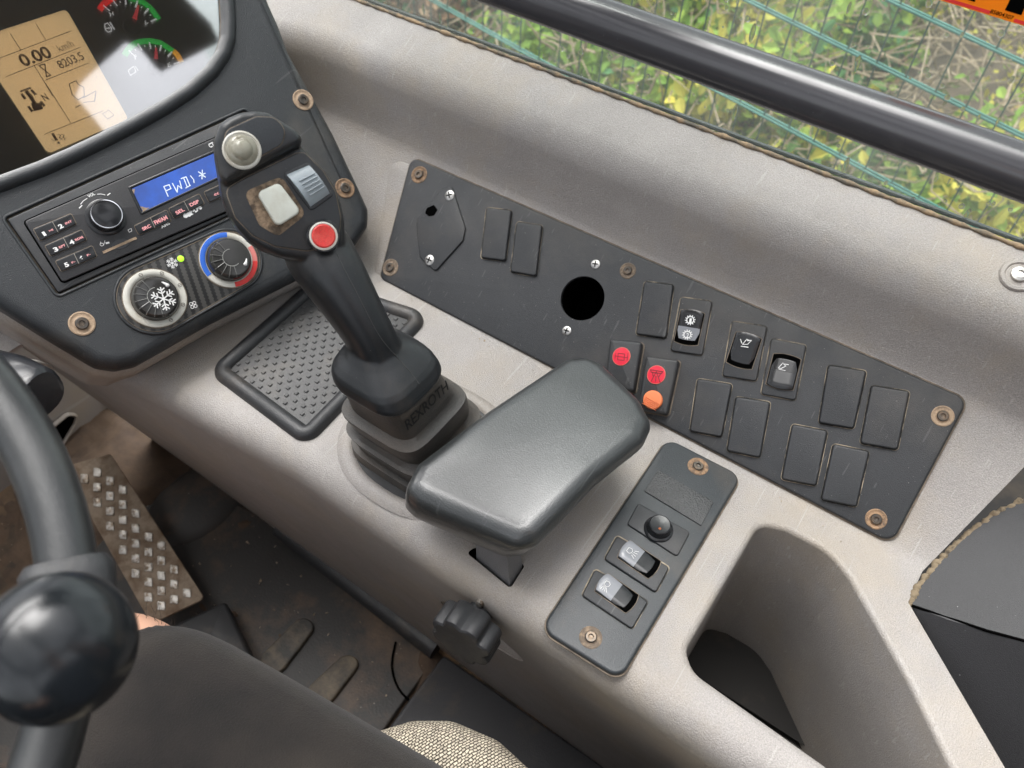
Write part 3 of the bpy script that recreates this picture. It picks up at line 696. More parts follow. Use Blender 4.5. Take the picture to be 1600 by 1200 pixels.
# ------------------------------------------------------------------ rubber tray mat
tr = thing('rubber_tray_mat', 'black rubber tray mat with studded floor, on the console below the dashboard', 'tray', TOP.hit(500, 560))
to = rnd(TOP.px([(322, 577), (478, 694), (676, 488), (490, 430)], .006), [.02, .016, .02, .016], 8)
build('rim', G().ring(TOP, to, .0165, .0002, .0085), rubber, tr)
traym = mat('tray_rubber', (.062, .062, .062), .5, bump=(900, .4), dirt=((.13, .115, .095), 20, .5, .9))
build('floor', G().slab(TOP, inset(to, .008), .0004, .0016, .0003), traym, tr)
g = G(); q = [(360, 572), (508, 470), (640, 505), (482, 668)]
qu = TOP.px(q, .002); i0 = Vector(qu[0])
iu = ccw(inset(to, .0175))
def inside(p, poly):
    c = False; n_ = len(poly)
    for i in range(n_):
        a, b = poly[i], poly[i-1]
        if (a[1] > p[1]) != (b[1] > p[1]) and p[0] < (b[0]-a[0])*(p[1]-a[1])/(b[1]-a[1])+a[0]: c = not c
    return c
us = [p[0] for p in iu]; vs_ = [p[1] for p in iu]; st = .0112; row = 0; v = min(vs_)
while v < max(vs_):
    u = min(us)+(st/2 if row % 2 else 0)
    while u < max(us):
        if inside((u, v), iu):
            s_ = .0017; g.slab(TOP, [(u-s_, v-s_), (u+s_, v-s_), (u+s_, v+s_), (u-s_, v+s_)], .001, .0030, .0004, 1)
        u += st
    v += st*.66; row += 1
st_ = build('studs', g, traym, tr); st_['kind'] = 'stuff'

# ------------------------------------------------------------------ joystick
jt = thing('joystick', 'black joystick lever with red button and cream rocker, rising from square rubber bellows', 'joystick', TOP.w(*JB, 0))
J0 = TOP.w(*JB, 0)
HD = .535                               # depth of the head
HC = at(440, 290, HD)
KP = at(608, 590, .612)                 # skirt bottom centre
axis = (HC-KP).normalized()
# bellows: stack of rounded squares leaning with the stick
def sq(c, hx, hy, n=40, p=.42):
    return [Vector((c.x+hx*math.copysign(abs(math.cos(t))**p, math.cos(t)), c.y+hy*math.copysign(abs(math.sin(t))**p, math.sin(t)), c.z)) for t in [2*math.pi*k/n for k in range(n)]]
Bb = J0+Vector((0, 0, .001)); Bt = KP+Vector((0, 0, .004))
steps = [(.0, .053), (.03, .0525), (.11, .051), (.115, .0465), (.15, .0455), (.28, .0478), (.33, .0482), (.335, .0445), (.38, .0405), (.42, .0415), (.58, .0430), (.61, .0426), (.615, .039), (.65, .0345), (.67, .0345), (.98, .0310), (1.0, .028)]
g = G(); rs = []
for t, r in steps:
    c = Bb.lerp(Bt, t); c.x = lerp(Bb.x, Bt.x, t**1.1); rs.append(sq(c, r, r))
g.rings(rs); bl = build('bellows', g, bellow, jt, smooth=50)
# lettering on the collar band, rearward facing side
t0, t1 = .80, .98
ca = Bb.lerp(Bt, .80); cb_ = Bb.lerp(Bt, .92)
LP = Plane(ca.lerp(cb_, .5)+Vector((0, -.0328, 0)), (0, -1, .22), (1, 0, 0))
gl = G()
def text_local(P, txt, u0, v0, Wd, Hh, h, g):
    c = bpy.data.curves.new('t', 'FONT'); c.body = txt; c.size = 1; c.offset = .015
    o_ = bpy.data.objects.new('t', c); COL.objects.link(o_); me = bpy.data.meshes.new_from_object(o_.evaluated_get(bpy.context.evaluated_depsgraph_get()))
    vs = [q_.co.copy() for q_ in me.vertices]; fs = [tuple(f_.vertices) for f_ in me.polygons]; bpy.data.objects.remove(o_)
    x0 = min(q_.x for q_ in vs); x1 = max(q_.x for q_ in vs); y1 = max(q_.y for q_ in vs)
    g.add([P.w(u0+(q_.x-x0)/(x1-x0)*Wd, v0+q_.y/y1*Hh, h) for q_ in vs], fs)
text_local(LP, 'REXROTH', -.026, -.006, .052, .0105, .0012, gl)
build('lettering', gl, mat('moulded_text', (.008, .008, .008), .6), bl)
# grip: head, neck and skirt fused
HP = Plane(HC, (CAM-HC).normalized()+Vector((.10, -.06, .10)), (1, -.2, 0))
lowpx = [(345, 262), (343, 285), (348, 310), (358, 335), (372, 357), (390, 377), (412, 391), (440, 402), (480, 408), (520, 402), (540, 385), (541, 372), (540, 345), (535, 318), (525, 290), (510, 266), (488, 244), (470, 226), (420, 215), (370, 240)]
uppx = [(338, 205), (343, 192), (356, 182), (375, 174), (397, 171), (420, 174), (445, 190), (462, 200), (474, 213), (472, 226), (430, 248), (380, 274), (350, 292), (341, 270), (336, 240), (334, 218)]
g = G()
g.slab(HP, rnd(HP.px(lowpx, .0), .004, 2), -.030, .0, .006, 4)
g.slab(HP, rnd(HP.px(uppx, .008), .004, 2), -.032, .008, .006, 4)
def ax(px, py, dp): return at(px, py, dp)
gp = [ax(478, 362, .582), ax(496, 392, .577), ax(519, 428, .574), ax(545, 470, .578), ax(568, 508, .584), ax(580, 530, .589), ax(588, 546, .594), ax(600, 570, .602)]
gr = [.0200, .0245, .0232, .0208, .0188, .0183, .0186, .0200]
# resample smoothly
def cr(p, t):
    n_ = len(p); x = t*(n_-1); i = min(int(x), n_-2); f_ = x-i
    P0, P1, P2, P3 = p[max(i-1, 0)], p[i], p[i+1], p[min(i+2, n_-1)]
    return (P1*2+(P2-P0)*f_+(P0*2-P1*5+P2*4-P3)*f_*f_+(P1*3-P0-P2*3+P3)*f_**3)*.5
gpp = [cr(gp, k/36) for k in range(37)]; grr = [cr(gr, k/36) for k in range(37)]
g.tube(gpp, [(r*1.0, r*1.02) for r in grr], 40, pw=.80, up=(1, 0, 0))
n0, n1 = ax(579, 526, .587), ax(609, 589, .608)
def sqp(c, h_, p_): return [Vector((c.x+h_*math.copysign(abs(math.cos(t))**p_, math.cos(t)), c.y+h_*math.copysign(abs(math.sin(t))**p_, math.sin(t)), c.z)) for t in [2*math.pi*k/48 for k in range(48)]]
g.rings([sqp(n0.lerp(n1, t), h_, p_) for t, h_, p_ in [(-.15, .012, 1), (0, .0170, 1), (.15, .0195, .95), (.30, .0240, .85), (.45, .0295, .72), (.58, .0335, .62), (.68, .0352, .58), (.86, .0362, .55), (.97, .0358, .55), (1.0, .0340, .55)]])
grip = build('grip', g, gripm, jt); remesh(grip, .0012, 2)
def on_mesh(o_, pts, lift_=.0002):
    out = []
    for x, y in pts:
        d_ = ray(x, y).normalized(); ok, loc, nn_, _ = o_.ray_cast(CAM-root_of(o_).location, d_)
        if ok: out.append(loc+root_of(o_).location+nn_*lift_)
    return out
bpy.context.view_layer.update()
sm_ = on_mesh(grip, [(526, 396+0), (540, 425), (556, 455), (572, 487), (588, 517), (604, 540), (622, 560), (640, 580), (655, 600)])
if len(sm_) > 3: build('mould_seam', G().tube([cr(sm_, k/40) for k in range(41)], .00026, 6), mat('seam_dark', (.06, .06, .058), .6), grip)
# flat oval inlay and round cap on the head
def hp(q, h=0): return HP.px(q, h)
inl = rnd(hp([(352, 205), (400, 183), (428, 184), (446, 202), (440, 226), (400, 248), (372, 262), (352, 240)], .008), .008, 5)
build('inlay', G().slab(HP, inl, .006, .0092, .0005), mat('inlay_plastic', (.024, .028, .032), .42, bump=(1300, .2)), jt)
build('inlay_dust', G().ring(HP, inset(inl, -.0006), .0009, .0078, .0088), seam2, jt)
cu = HP.uv(378, 235, .009)
bc = lab(build('round_cap', G().lathe(HP, cu, [(.0125, .0085), (.0125, .0105), (.0115, .0112), (.0108, .0105)], 36), ringw, jt), 'milky round cap in dusty ring')
build('cap_dome', G().lathe(HP, cu, [(.0106, .0095), (.0100, .0115), (.0085, .0128), (.0068, .0135), (.0064, .0150), (.0050, .0168), (.0025, .0178), (.0001, .0181)], 36), clear, bc)
# face plate of the lower part
fpl = rnd(hp([(352, 296), (383, 278), (462, 240), (475, 238), (505, 268), (524, 300), (532, 340), (530, 365), (515, 385), (480, 392), (430, 385), (395, 368), (368, 340)], .0005), .006, 4)
build('face_panel', G().slab(HP, fpl, -.003, .0014, .0008), gripm, jt)
build('face_dust', G().ring(HP, inset(fpl, -.0005), .0009, -.0004, .0010), seam2, jt)
sock = rnd(hp([(381, 300), (440, 275), (478, 335), (434, 370), (405, 352)], .001), .005, 4)
cbt = build('cream_rocker', G().slab(HP, rnd(hp([(401, 301), (436, 285), (471, 331), (433, 355)], .006), .0040, 6), .0005, .0072, .0016, 4, dome=.0006), cream, jt)
build('socket', G().slab(HP, sock, .0005, .0018, .0003), mat('socket_dirt', (.075, .055, .038), .9, bump=(400, 1), dirt=((.28, .20, .13), 110, .45, .62)), cbt)
rl = build('roller_frame', G().slab(HP, rnd(hp([(441, 271), (482, 253), (522, 305), (486, 330)], .002), .0025, 5), .0005, .0028, .0008), blackp, jt)
# grey roller: curved hump with ribs
rq = [(447, 272), (482, 257), (516, 303), (486, 324)]
quv = [Vector(x) for x in hp(rq, .003)]
def Q(s, t): return quv[0].lerp(quv[1], s).lerp(quv[3].lerp(quv[2], s), t)
g = G(); rs = []
for k in range(13):
    t = k/12; hh = .0022+.0062*math.sin(math.pi*min(1, max(0, t)))**.7
    rs.append([HP.w(*Q(0, t), .001)]+[HP.w(*Q(s_, t), hh) for s_ in (0.0, .03, .5, .97, 1)]+[HP.w(*Q(1, t), .001)])
g.rings(rs, True, True, closed=False); rol = build('roller', g, greyb, rl, smooth=40)
g = G()
for k in range(5):
    t = .30+.11*k; p0 = Q(.22, t); p1 = Q(.92, t); hh = .0022+.0062*math.sin(math.pi*t)**.7
    g.tube([HP.w(*p0, hh), HP.w(*p1, hh)], .0006, 8)
for v_ in g.v: v_ += HP.n*.0007
build('roller_ribs', g, greyb, rl)
cu = HP.uv(509, 367, .008)
rb = lab(build('red_button_bezel', G().lathe(HP, HP.uv(505, 369, .004), [(.0118, .0), (.0118, .0062), (.0110, .0072), (.0100, .0072)], 36), blackg, jt), 'round black bezel of the red button')
bu_ = HP.uv(505, 369, .006)
build('bezel_ring', G().lathe(HP, bu_, [(.0100, .0068), (.0099, .0082), (.0088, .0086), (.0082, .0078)], 36), ringw, rb)
build('red_cap', G().lathe(HP, bu_, [(.0085, .006), (.0083, .0084), (.0074, .0090), (.0035, .0085), (.0001, .0083)], 36), redm, rb)

# ------------------------------------------------------------------ wrist rest
wr = thing('wrist_rest', 'black padded wrist rest on a short post behind the joystick', 'wrist rest', TOP.hit(775, 880))
ZA = .098
WPn = Plane(TOP.hit(800, 700), (0, 0, 1), (1, 0, 0))
ol = [(627, 752), (650, 712), (760, 634), (885, 549), (918, 543), (945, 556), (1003, 612), (1023, 650), (1008, 682), (935, 741), (880, 798), (838, 838), (808, 842), (740, 812), (650, 772)]
ou = rnd(WPn.px(ol, ZA), .016, 5)
g = G(); rs = []
ccx = sum(p[0] for p in ou)/len(ou); ccy = sum(p[1] for p in ou)/len(ou)
la = (Vector(WPn.uv(960, 600, ZA))-Vector(WPn.uv(720, 790, ZA))).normalized()
def bend(u, v): d = (Vector((u, v))-Vector((ccx, ccy))).dot(la); return .9*d*d*(-.55)
sh_ = Vector((-la.y, la.x))
if (WPn.w(*(sh_*1.0))-WPn.w(0, 0)).y < 0: sh_ = -sh_       # lean the underside towards the joystick
for sv, ins, hh in [(.016, .020, -.067), (.0155, .012, -.0655), (.0145, .008, -.060), (.008, .002, -.040), (.002, 0, -.020), (0, 0, -.013)]:
    rs.append([WPn.w(u+sh_.x*sv, v+sh_.y*sv, ZA+hh+bend(u, v)) for u, v in inset(ou, ins)])
for k in range(1, 9):
    a = math.pi/2*k/8; rs.append([WPn.w(u, v, ZA-.013+.013*math.sin(a)+bend(u, v)) for u, v in inset(ou, .014*(1-math.cos(a)))])
q_ = inset(ou, .014)
for k in range(1, 8):
    t = k/8; rs.append([WPn.w(ccx+(u-ccx)*(1-t), ccy+(v-ccy)*(1-t), ZA+bend(ccx+(u-ccx)*(1-t), ccy+(v-ccy)*(1-t))+.0008*t) for u, v in q_])
g.rings(rs); pad = build('pad', g, vinyl, wr, smooth=60)
b4 = [TOP.hit(*p) for p in [(743, 868), (788, 850), (817, 884), (797, 914)]]
g = G(); cc_ = sum(b4, Vector())/4; r0 = [cc_+(p-cc_)*.97 for p in b4]; tp = [cc_+(p-cc_)*.86+Vector((-.002, .002, .045)) for p in b4]
g.rings([[p-Vector((0, 0, .03)) for p in r0], r0, tp]); build('post', g, mat('post_plastic', (.16, .16, .165), .4, bump=(900, .3)), wr, smooth=20)

# ------------------------------------------------------------------ star knob on the console side
kz = TOP.hit(740, 915); wx = .222
def onx(px, py, x): v = ray(px, py); return CAM+v*((x-CAM.x)/v.x)
kcn = onx(728, 990, .190)
KN = Plane(kcn, (-1, -.10, .10), (0, -1, 0))
kn = thing('star_knob', 'black lobed star knob on the console side under the wrist rest', 'knob', kcn+Vector((.03, 0, 0)))
def lob(r, n_=84, k=8, d=.10): 
    return [((r*(1-d*(1+math.cos(k*2*math.pi*i/n_))**2/4))*math.cos(2*math.pi*i/n_), (r*(1-d*(1+math.cos(k*2*math.pi*i/n_))**2/4))*math.sin(2*math.pi*i/n_)) for i in range(n_)]
KR = .0285
g = G(); rs = []
for s_, hh in [(.80, -.013), (.97, -.0125), (1.0, -.011), (1.0, .007), (.97, .0095), (.90, .0108), (.80, .0110), (.3, .0095), (.02, .009)]: rs.append([KN.w(u*s_, v*s_, hh) for u, v in lob(KR, d=.17 if s_ > .5 else 0)])
g.rings(rs); build('knob_body', g, rubber, kn, smooth=30)
build('shaft', G().lathe(KN, (0, 0), [(.011, -.045), (.011, -.009)]), blackp, kn)
g = G()
for a in (.6,): g.lathe(KN, (.016*math.cos(a+1), .016*math.sin(a+1)), [(.0035, -.03), (.0035, -.020), (.002, -.019), (.0001, -.0195)], 12)
build('clip', g, alu, kn)
# scooped recess around the knob, part of the console: raised lip
WNm = Vector((-.47, 0, -.077)).normalized()
RP = Plane((.2085+.077*(.47-.395)/.47, 0, .395), WNm, (0, -1, 0))
rc_ = RP.uv(752, 985)
pe = circ(rc_, .048, 48, .031, R(0))
boolean(body, [G().slab(RP, inset(pe, .0), -.05, .02, 0)])
g = G(); rs = []
for ins, hh in [(-.006, .0006), (-.002, .0004), (.001, -.001), (.004, -.005), (.006, -.011), (.009, -.017), (.015, -.021), (.026, -.022)]: rs.append([RP.w(u, v, hh) for u, v in inset(pe, ins)])
g.rings(rs, False, True); build('knob_pocket', g, beige, con, smooth=70)

# ------------------------------------------------------------------ dashboard housing
da = thing('dashboard', 'dark grey moulded dashboard housing holding the gauges, radio and heater dials', 'dashboard', DASH.hit(300, 480))
dout = [(372, -120), (400, -60), (424, 4), (439, 37), (454, 79), (480, 125), (525, 208), (560, 282), (580, 326), (579, 352), (560, 381), (520, 408), (465, 436), (337, 501), (215, 570), (182, 577), (150, 572), (75, 527), (0, 480), (-120, 400), (-420, 160), (-300, -120)]
du = rnd(DASH.px(dout, .0), .012, 4)
clpx = [(343, -60), (346, 0), (348, 35), (347, 60), (340, 82), (322, 108), (290, 137), (250, 163), (205, 188), (160, 211), (110, 235), (60, 257), (0, 279), (-60, 300), (-260, 330), (-330, 40), (-220, -120), (320, -130)]
cu_ = rnd(DASH.px(clpx, -.004), .01, 3)
rdpx = [(5, 341), (384, 170), (463, 292), (90, 463)]
ru = rnd(DASH.px(rdpx, 0), .004, 5)
g = G().slab(DASH, du, -.075, 0, .012, 6); hs_ = build('housing', g, dashp, da)
cc = [G().slab(DASH, cu_, -.022, .03, 0), G().slab(DASH, ru, -.012, .03, 0)]
boolean(hs_, cc)
build('cluster_bezel', G().ring(DASH, inset(cu_, -.0125), .0145, -.003, .0065), dashp, da)
build('bezel_dust', G().ring(DASH, inset(cu_, .0012), .0010, -.0075, -.0045), seam2, da)
build('radio_aperture_rim', G().ring(DASH, inset(ru, -.0022), .0030, -.0006, .0012), dashp, da)
build('radio_dust', G().ring(DASH, inset(ru, .0006), .0012, -.004, -.0015), seam2, da)
# beige shell behind the housing
g = G().slab(DASH, rnd(inset(ccw(DASH.px(dout, 0)), -.006), .02, 4), -.16, -.030, .012, 4); build('shell', g, beige, da)
for (x, y, r) in [(128, 505.5, 22), (473.6, 156, 16), (539, 294, 15)]: bolt(DASH, x, y, r, da, h=.0004)

# instrument cluster
backlit = mat('backlit_print', (.8, .8, .8), .6, emit=((1, 1, 1), .22))
redp_ = mat('backlit_red', (.80, .035, .04), .4, emit=((1, .05, .05), .16)); greenp_ = mat('backlit_green', (.06, .60, .12), .5, emit=((.06, .8, .15), .14)); yellowp_ = mat('backlit_yellow', (.9, .6, .05), .5, emit=((1, .6, .05), .16))
ic = thing('instrument_cluster', 'instrument cluster with amber display, temperature and fuel gauges behind clear glass', 'gauge cluster', DASH.hit(200, 150, -.02))
HF = -.018
FP_ = DASH
build('face', G().slab(DASH, inset(cu_, .0005), -.0215, HF, 0), facem, ic)
build('cover_glass', G().slab(DASH, inset(cu_, .0022), -.0085, -.0060, 0), coverm, ic)
lq = [(-44, 62), (104, 14), (201, 186), (75, 240)]
lc = build('display', G().slab(DASH, rnd(DASH.px(lq, HF+.001), .004), HF-.001, HF+.001, .0002), lcdm, ic)
build('display_border', G().slab(DASH, rnd(inset(ccw(DASH.px(lq, HF+.001)), -.0022), .005), HF-.001, HF+.0005, .0002), mat('border_grey', (.09, .12, .14), .4), ic)
def z8(x, y): return (x/8, y/8)
def z8b(x, y): return (x/8, 130+y/8)
hi = HF+.0013; g = G(); W1 = .0006
for pl_ in [[(0, 725), (885, 388)], [(133, 425), (262, 630)], [(455, 305), (575, 505)], [(78, 958), (1005, 590)], [(430, 820), (660, 1200)], [(560, 1005), (1115, 785)]]: g.stroke(DASH, [z8(*p) for p in pl_], W1, hi)
for pl_ in [[(570, 0), (885, 495)], [(552, 640), (1290, 345)]]: g.stroke(DASH, [z8b(*p) for p in pl_], W1, hi)
g.text(DASH, '0.00', (37, 104), (83, 88), 19, hi, .025); g.text(DASH, 'km/h', (94, 81), (117, 72), 11, hi); g.text(DASH, '8203.5', (95, 107.5), (133, 92), 12.5, hi, .01)
g.stroke(DASH, [z8(*p) for p in [(485, 820), (560, 800), (580, 960), (635, 940), (485, 820)]], .0010, hi)
g.text(DASH, 'N', (70, 158), (77, 155), 11, hi, .02)
for pl_, w_ in [([(260, 102), (382, 58)], .003), ([(275, 140), (310, 188)], .0042), ([(398, 90), (440, 135)], .0042), ([(360, 295), (400, 345)], .0042), ([(515, 235), (550, 280)], .0042), ([(335, 110), (385, 170), (440, 260)], .0060), ([(420, 280), (500, 275)], .0085), ([(430, 320), (510, 300)], .0070)]: g.stroke(DASH, [z8b(*p) for p in pl_], w_*.55, hi)
g.stroke(DASH, [z8b(660, 635), z8b(705, 705)], .0024, hi); g.stroke(DASH, [z8b(725, 745), z8b(740, 742)], .0018, hi)
for ox in (0, 45): g.stroke(DASH, [z8b(720+ox, 640), z8b(760+ox, 650), z8b(740+ox, 680), z8b(775+ox, 690), z8b(755+ox, 712)], .0006, hi)
g.stroke(DASH, [z8b(645, 700), z8b(680, 725)], .0006, hi)
g.stroke(DASH, [(108, 131), (119, 126), (122, 132), (131, 136), (132, 150), (122, 156), (113, 148), (110, 138), (108, 131)], .0007, hi)
g.stroke(DASH, [(130, 153), (150, 142), (148, 158), (130, 160)], .0007, hi); g.stroke(DASH, [(118, 168), (126, 164)], .0008, hi)
g.stroke(DASH, [(160, 178), (170, 172), (178, 180), (168, 186), (160, 178)], .0006, hi)
build('display_readout', g, inkm, lc)
# gauges: arcs traced in the picture from a centre
hg = HF+.0006
def gauge(center, parts, ticks, needle, hub, name, lb, rad0, letters, ctr_arc):
    # ctr_arc : list of picture points on outer edge for arcs
    gr_ = lab(build(name, G().lathe(DASH, DASH.uv(*hub[:2], HF), [(hub[2], HF), (hub[2], HF+.004), (hub[2]*.9, HF+.005), (.0001, HF+.0052)], 32), mat('gauge_hub', (.045, .047, .05), .4), ic), lb)
    for pts, mm in parts:
        gg = G(); uv = [Vector(p) for p in DASH.px(pts, hg)]
        gg.stroke(DASH, [tuple(p) for p in uv], .0052, hg, px=False); build('scale_arc', gg, mm, gr_)
    gg = G()
    for a, b, w_ in ticks: gg.stroke(DASH, [a, b], w_, hg+.0004)
    for tx, a, b, hh_ in letters: gg.text(DASH, tx, a, b, hh_, hg+.0004, .03, .3)
    build('scale_marks', gg, backlit, gr_)
    gg = G(); a, b = [Vector(p) for p in DASH.px(needle, HF+.003)]; d_ = (b-a).normalized(); n_ = Vector((-d_.y, d_.x))
    gg.add([DASH.w(*(a+n_*.0022), HF+.003), DASH.w(*(a-n_*.0022), HF+.003), DASH.w(*(b-n_*.0009), HF+.003), DASH.w(*(b+n_*.0009), HF+.003)], [(0, 1, 2, 3)])
    build('needle', gg, mat('needle_red', (.80, .07, .09), .5, emit=((1, .08, .1), .16)), gr_)
def zg(x, y): return (150+x/8, y/8)
def arcpts(pts, n_=14):
    P3 = [Vector(zg(*p)) for p in pts]
    return [tuple(cr(P3, k/n_)) for k in range(n_+1)]
gauge(None, [(arcpts([(52, 108), (100, 50), (175, -5), (230, -30)]), redp_), (arcpts([(430, -22), (560, 15), (680, 100), (775, 225)], 18), greenp_)],
      [(zg(95, 72), zg(170, 133), .0012), (zg(215, 5), zg(262, 70), .0014), (zg(368, -5), zg(375, 52), .0014), (zg(518, 12), zg(498, 88), .0016), (zg(655, 110), zg(608, 162), .0016), (zg(755, 238), zg(690, 266), .0016),
       (zg(180, 62), zg(190, 74), .001), (zg(300, 18), zg(306, 32), .001), (zg(440, 25), zg(438, 40), .001), (zg(575, 85), zg(565, 98), .001), (zg(685, 184), zg(673, 192), .001),
       (zg(108, 300), zg(150, 285), .0009), (zg(108, 300), zg(118, 370), .0009), (zg(118, 370), zg(150, 402), .0009), (zg(150, 402), zg(190, 390), .0009), (zg(190, 390), zg(195, 350), .0009), (zg(195, 350), zg(150, 290), .0009), (zg(175, 280), zg(228, 365), .0013), (zg(120, 355), zg(185, 350), .0012)],
      [zg(475, 260), zg(532, 62)], (205.5, 44, .0080), 'temperature_gauge', 'upper gauge with red and green scale', 0,
      [('H', zg(178, 205), zg(240, 185), 5.5), ('L', zg(618, 308), zg(662, 285), 5)], None)
gauge(None, [(arcpts([(365, 675), (430, 585), (540, 525), (680, 510)], 14)+arcpts([(680, 510), (800, 535), (890, 590), (945, 625)], 12), greenp_), (arcpts([(975, 645), (1020, 690), (1060, 760)], 8), yellowp_)],
      [(zg(415, 635), zg(470, 688), .0014), (zg(525, 550), zg(570, 622), .0015), (zg(668, 530), zg(685, 605), .0015), (zg(815, 565), zg(800, 632), .0015), (zg(945, 650), zg(900, 702), .0016), (zg(975, 800), zg(1042, 774), .0013),
       (zg(490, 618), zg(500, 630), .001), (zg(607, 568), zg(613, 582), .001), (zg(740, 572), zg(741, 588), .001), (zg(868, 628), zg(862, 640), .001), (zg(970, 722), zg(960, 732), .001), (zg(400, 880), zg(470, 830), .0008), (zg(400, 880), zg(430, 940), .0008), (zg(430, 940), zg(500, 900), .0008), (zg(470, 830), zg(500, 900), .0008), (zg(490, 825), zg(525, 880), .0008)],
      [zg(752, 805), zg(752, 595)], (244, 107, .0078), 'fuel_gauge', 'lower gauge with green and yellow scale', 0,
      [('E', zg(900, 840), zg(955, 815), 5), ('F', zg(490, 745), zg(535, 710), 5)], None)
g = G()
for pl_ in [[(915, 5), (960, -30), (1045, 20), (1020, 72), (930, 38), (915, 5)], [(975, 5), (985, 40)]]: g.stroke(DASH, [z8(*p) for p in pl_], .0007, hg)
g.stroke(DASH, [zg(*p) for p in [(925, 290), (975, 275), (990, 320), (1045, 360), (1050, 405), (1000, 425), (950, 400), (940, 340), (925, 290)]], .0008, hg); g.stroke(DASH, [zg(975, 345), zg(1010, 385), zg(975, 385), zg(1010, 350)], .0007, hg)
g.stroke(DASH, [zg(850, 75), zg(870, 110), zg(915, 115), zg(935, 85), zg(905, 60)], .0008, hg)
g.stroke(DASH, [zg(980, 612), zg(1120, 618)], .0007, hg); g.stroke(DASH, [zg(1150, 560), zg(1210, 545), zg(1235, 600), zg(1170, 620), zg(1150, 560)], .0008, hg)
g.stroke(DASH, [z8b(*p) for p in [(270, 830), (330, 790), (430, 820), (400, 880), (350, 890), (280, 850)]], .0007, hg); g.stroke(DASH, [z8b(310, 770), z8b(380, 870)], .0006, hg); g.stroke(DASH, [z8b(430, 790), z8b(370, 850)], .0006, hg)
g.stroke(DASH, [z8b(80, 1010), z8b(120, 1060)], .0007, hg); g.stroke(DASH, [z8b(165, 945), z8b(120, 1110)], .0007, hg); g.stroke(DASH, [z8b(110, 990), z8b(190, 1060)], .0007, hg)
build('warning_symbols', g, dimink, ic)

# ------------------------------------------------------------------ radio
ra = thing('car_radio', 'black car radio with blue display and volume knob, set in the dashboard', 'radio', DASH.hit(200, 330))
build('trim', G().slab(DASH, rnd(inset(ru, .0022), .001), -.011, .0010, .0012), blackp, ra)
fq = [(38, 346), (391, 191), (449, 289), (98, 441)]
fu = rnd(DASH.px(fq, .003), .0025, 4)
build('faceplate', G().slab(DASH, fu, 0, .0036, .0009), mat('radio_face', (.026, .026, .028), .42, bump=(1300, .3), spots=((.25, .24, .22), 350, .08)), ra)
build('groove', G().slab(DASH, inset(fu, -.0012), 0, .0013, .0001, 1), void, ra)
hr = .0037
dq = [(199, 292), (360, 223), (380, 262), (220, 337)]
dsp = build('display', G().slab(DASH, rnd(DASH.px([(206, 295), (362, 228), (380, 260), (223, 331)], hr), .0015), hr-.001, hr+.0006, .0001, 1), blued, ra)
build('display_frame', G().ring(DASH, rnd(DASH.px(dq, hr), .0015), .0028, hr-.0004, hr+.0008), blackg, dsp)
def zr(x, y): return (180+x/8.889, 220+y/8.889)
g = G(); hh = hr+.0009; wv = .00085
for pl_ in [[(735, 770), (675, 635), (750, 610), (775, 665), (705, 695)], [(795, 590), (860, 715), (870, 620), (925, 665), (895, 555)], [(915, 525), (985, 500)], [(950, 515), (1000, 640)], [(980, 655), (1045, 620)], [(985, 500), (1035, 615)], [(1045, 485), (1090, 540), (1095, 580)],
            [(1155, 430), (1255, 505)], [(1210, 405), (1205, 530)], [(1250, 450), (1165, 490)], [(1180, 440), (1235, 500)]]: g.stroke(DASH, [zr(*p) for p in pl_], wv, hh)
build('display_text', g, mat('lcd_pale', (.65, .72, .8), .5, emit=((.6, .7, .8), .06)), dsp)
g = G().flat(DASH, [zr(235, 680), zr(275, 665), (zr(262, 740))], hr+.0008); g.flat(DASH, [zr(345, 905), zr(430, 930), zr(480, 925), zr(390, 985)], hr+.0008); build('display_dust', g, tan, dsp)
def rbut(q, split, texts, tm=pink):
    b = build('radio_button', G().slab(DASH, rnd(DASH.px(q, hr+.001), .0012, 3), hr-.001, hr+.0016, .0005, 2), blackg, ra)
    build('button_gap', G().slab(DASH, inset(rnd(DASH.px(q, hr), .0012, 3), -.0006), hr-.001, hr+.0002, 0), seam2, b)
    if split: g_ = G().stroke(DASH, [qpt(q, .5, 0.02), qpt(q, .5, .98)], .0005, hr+.0018); build('divider', g_, mat('pale_line', (.25, .23, .2), .6), b)
    for tx, s0, s1, t, hpx, m_ in texts:
        build('lettering', G().text(DASH, tx, qpt(q, s0, t), qpt(q, s1, t), hpx, hr+.0018, .04), m_, b)
rbut([(52.5, 358), (111, 334), (119, 350), (63, 376)], True, [('1', .14, .21, .80, 7, white), ('>II', .31, .42, .68, 3, pink), ('2', .58, .69, .80, 7, white), ('INT', .76, .94, .68, 3.4, pink)])
rbut([(70.5, 384), (127.5, 359), (135.5, 375), (79.5, 400)], True, [('3', .14, .25, .82, 7, white), ('RPT', .29, .46, .72, 3.6, pink), ('4', .58, .70, .82, 7, white), ('RDM', .74, .95, .70, 3.6, pink)])
rbut([(87, 408), (144, 384), (151, 400.5), (96, 424)], True, [('5', .15, .26, .82, 7, white), ('F-', .34, .44, .74, 3, pink), ('6', .58, .69, .80, 7, white), ('F-', .78, .88, .68, 3, pink)])
rbut([(210, 353), (260, 328), (267, 345), (217.5, 367)], True, [('SRC', .16, .42, .78, 5, pink), ('FM/AM', .55, .95, .74, 6, pink)])
rbut([(264, 326), (311, 303), (319, 318), (272, 341)], True, [('SEL', .12, .40, .80, 5, pink), ('DSP', .60, .90, .72, 5, pink)])
rbut([(319, 300), (362, 281), (370, 297), (327, 316)], False, [('<<', .25, .42, .75, 4.5, pink)])
g = G(); hh = hr+.0002
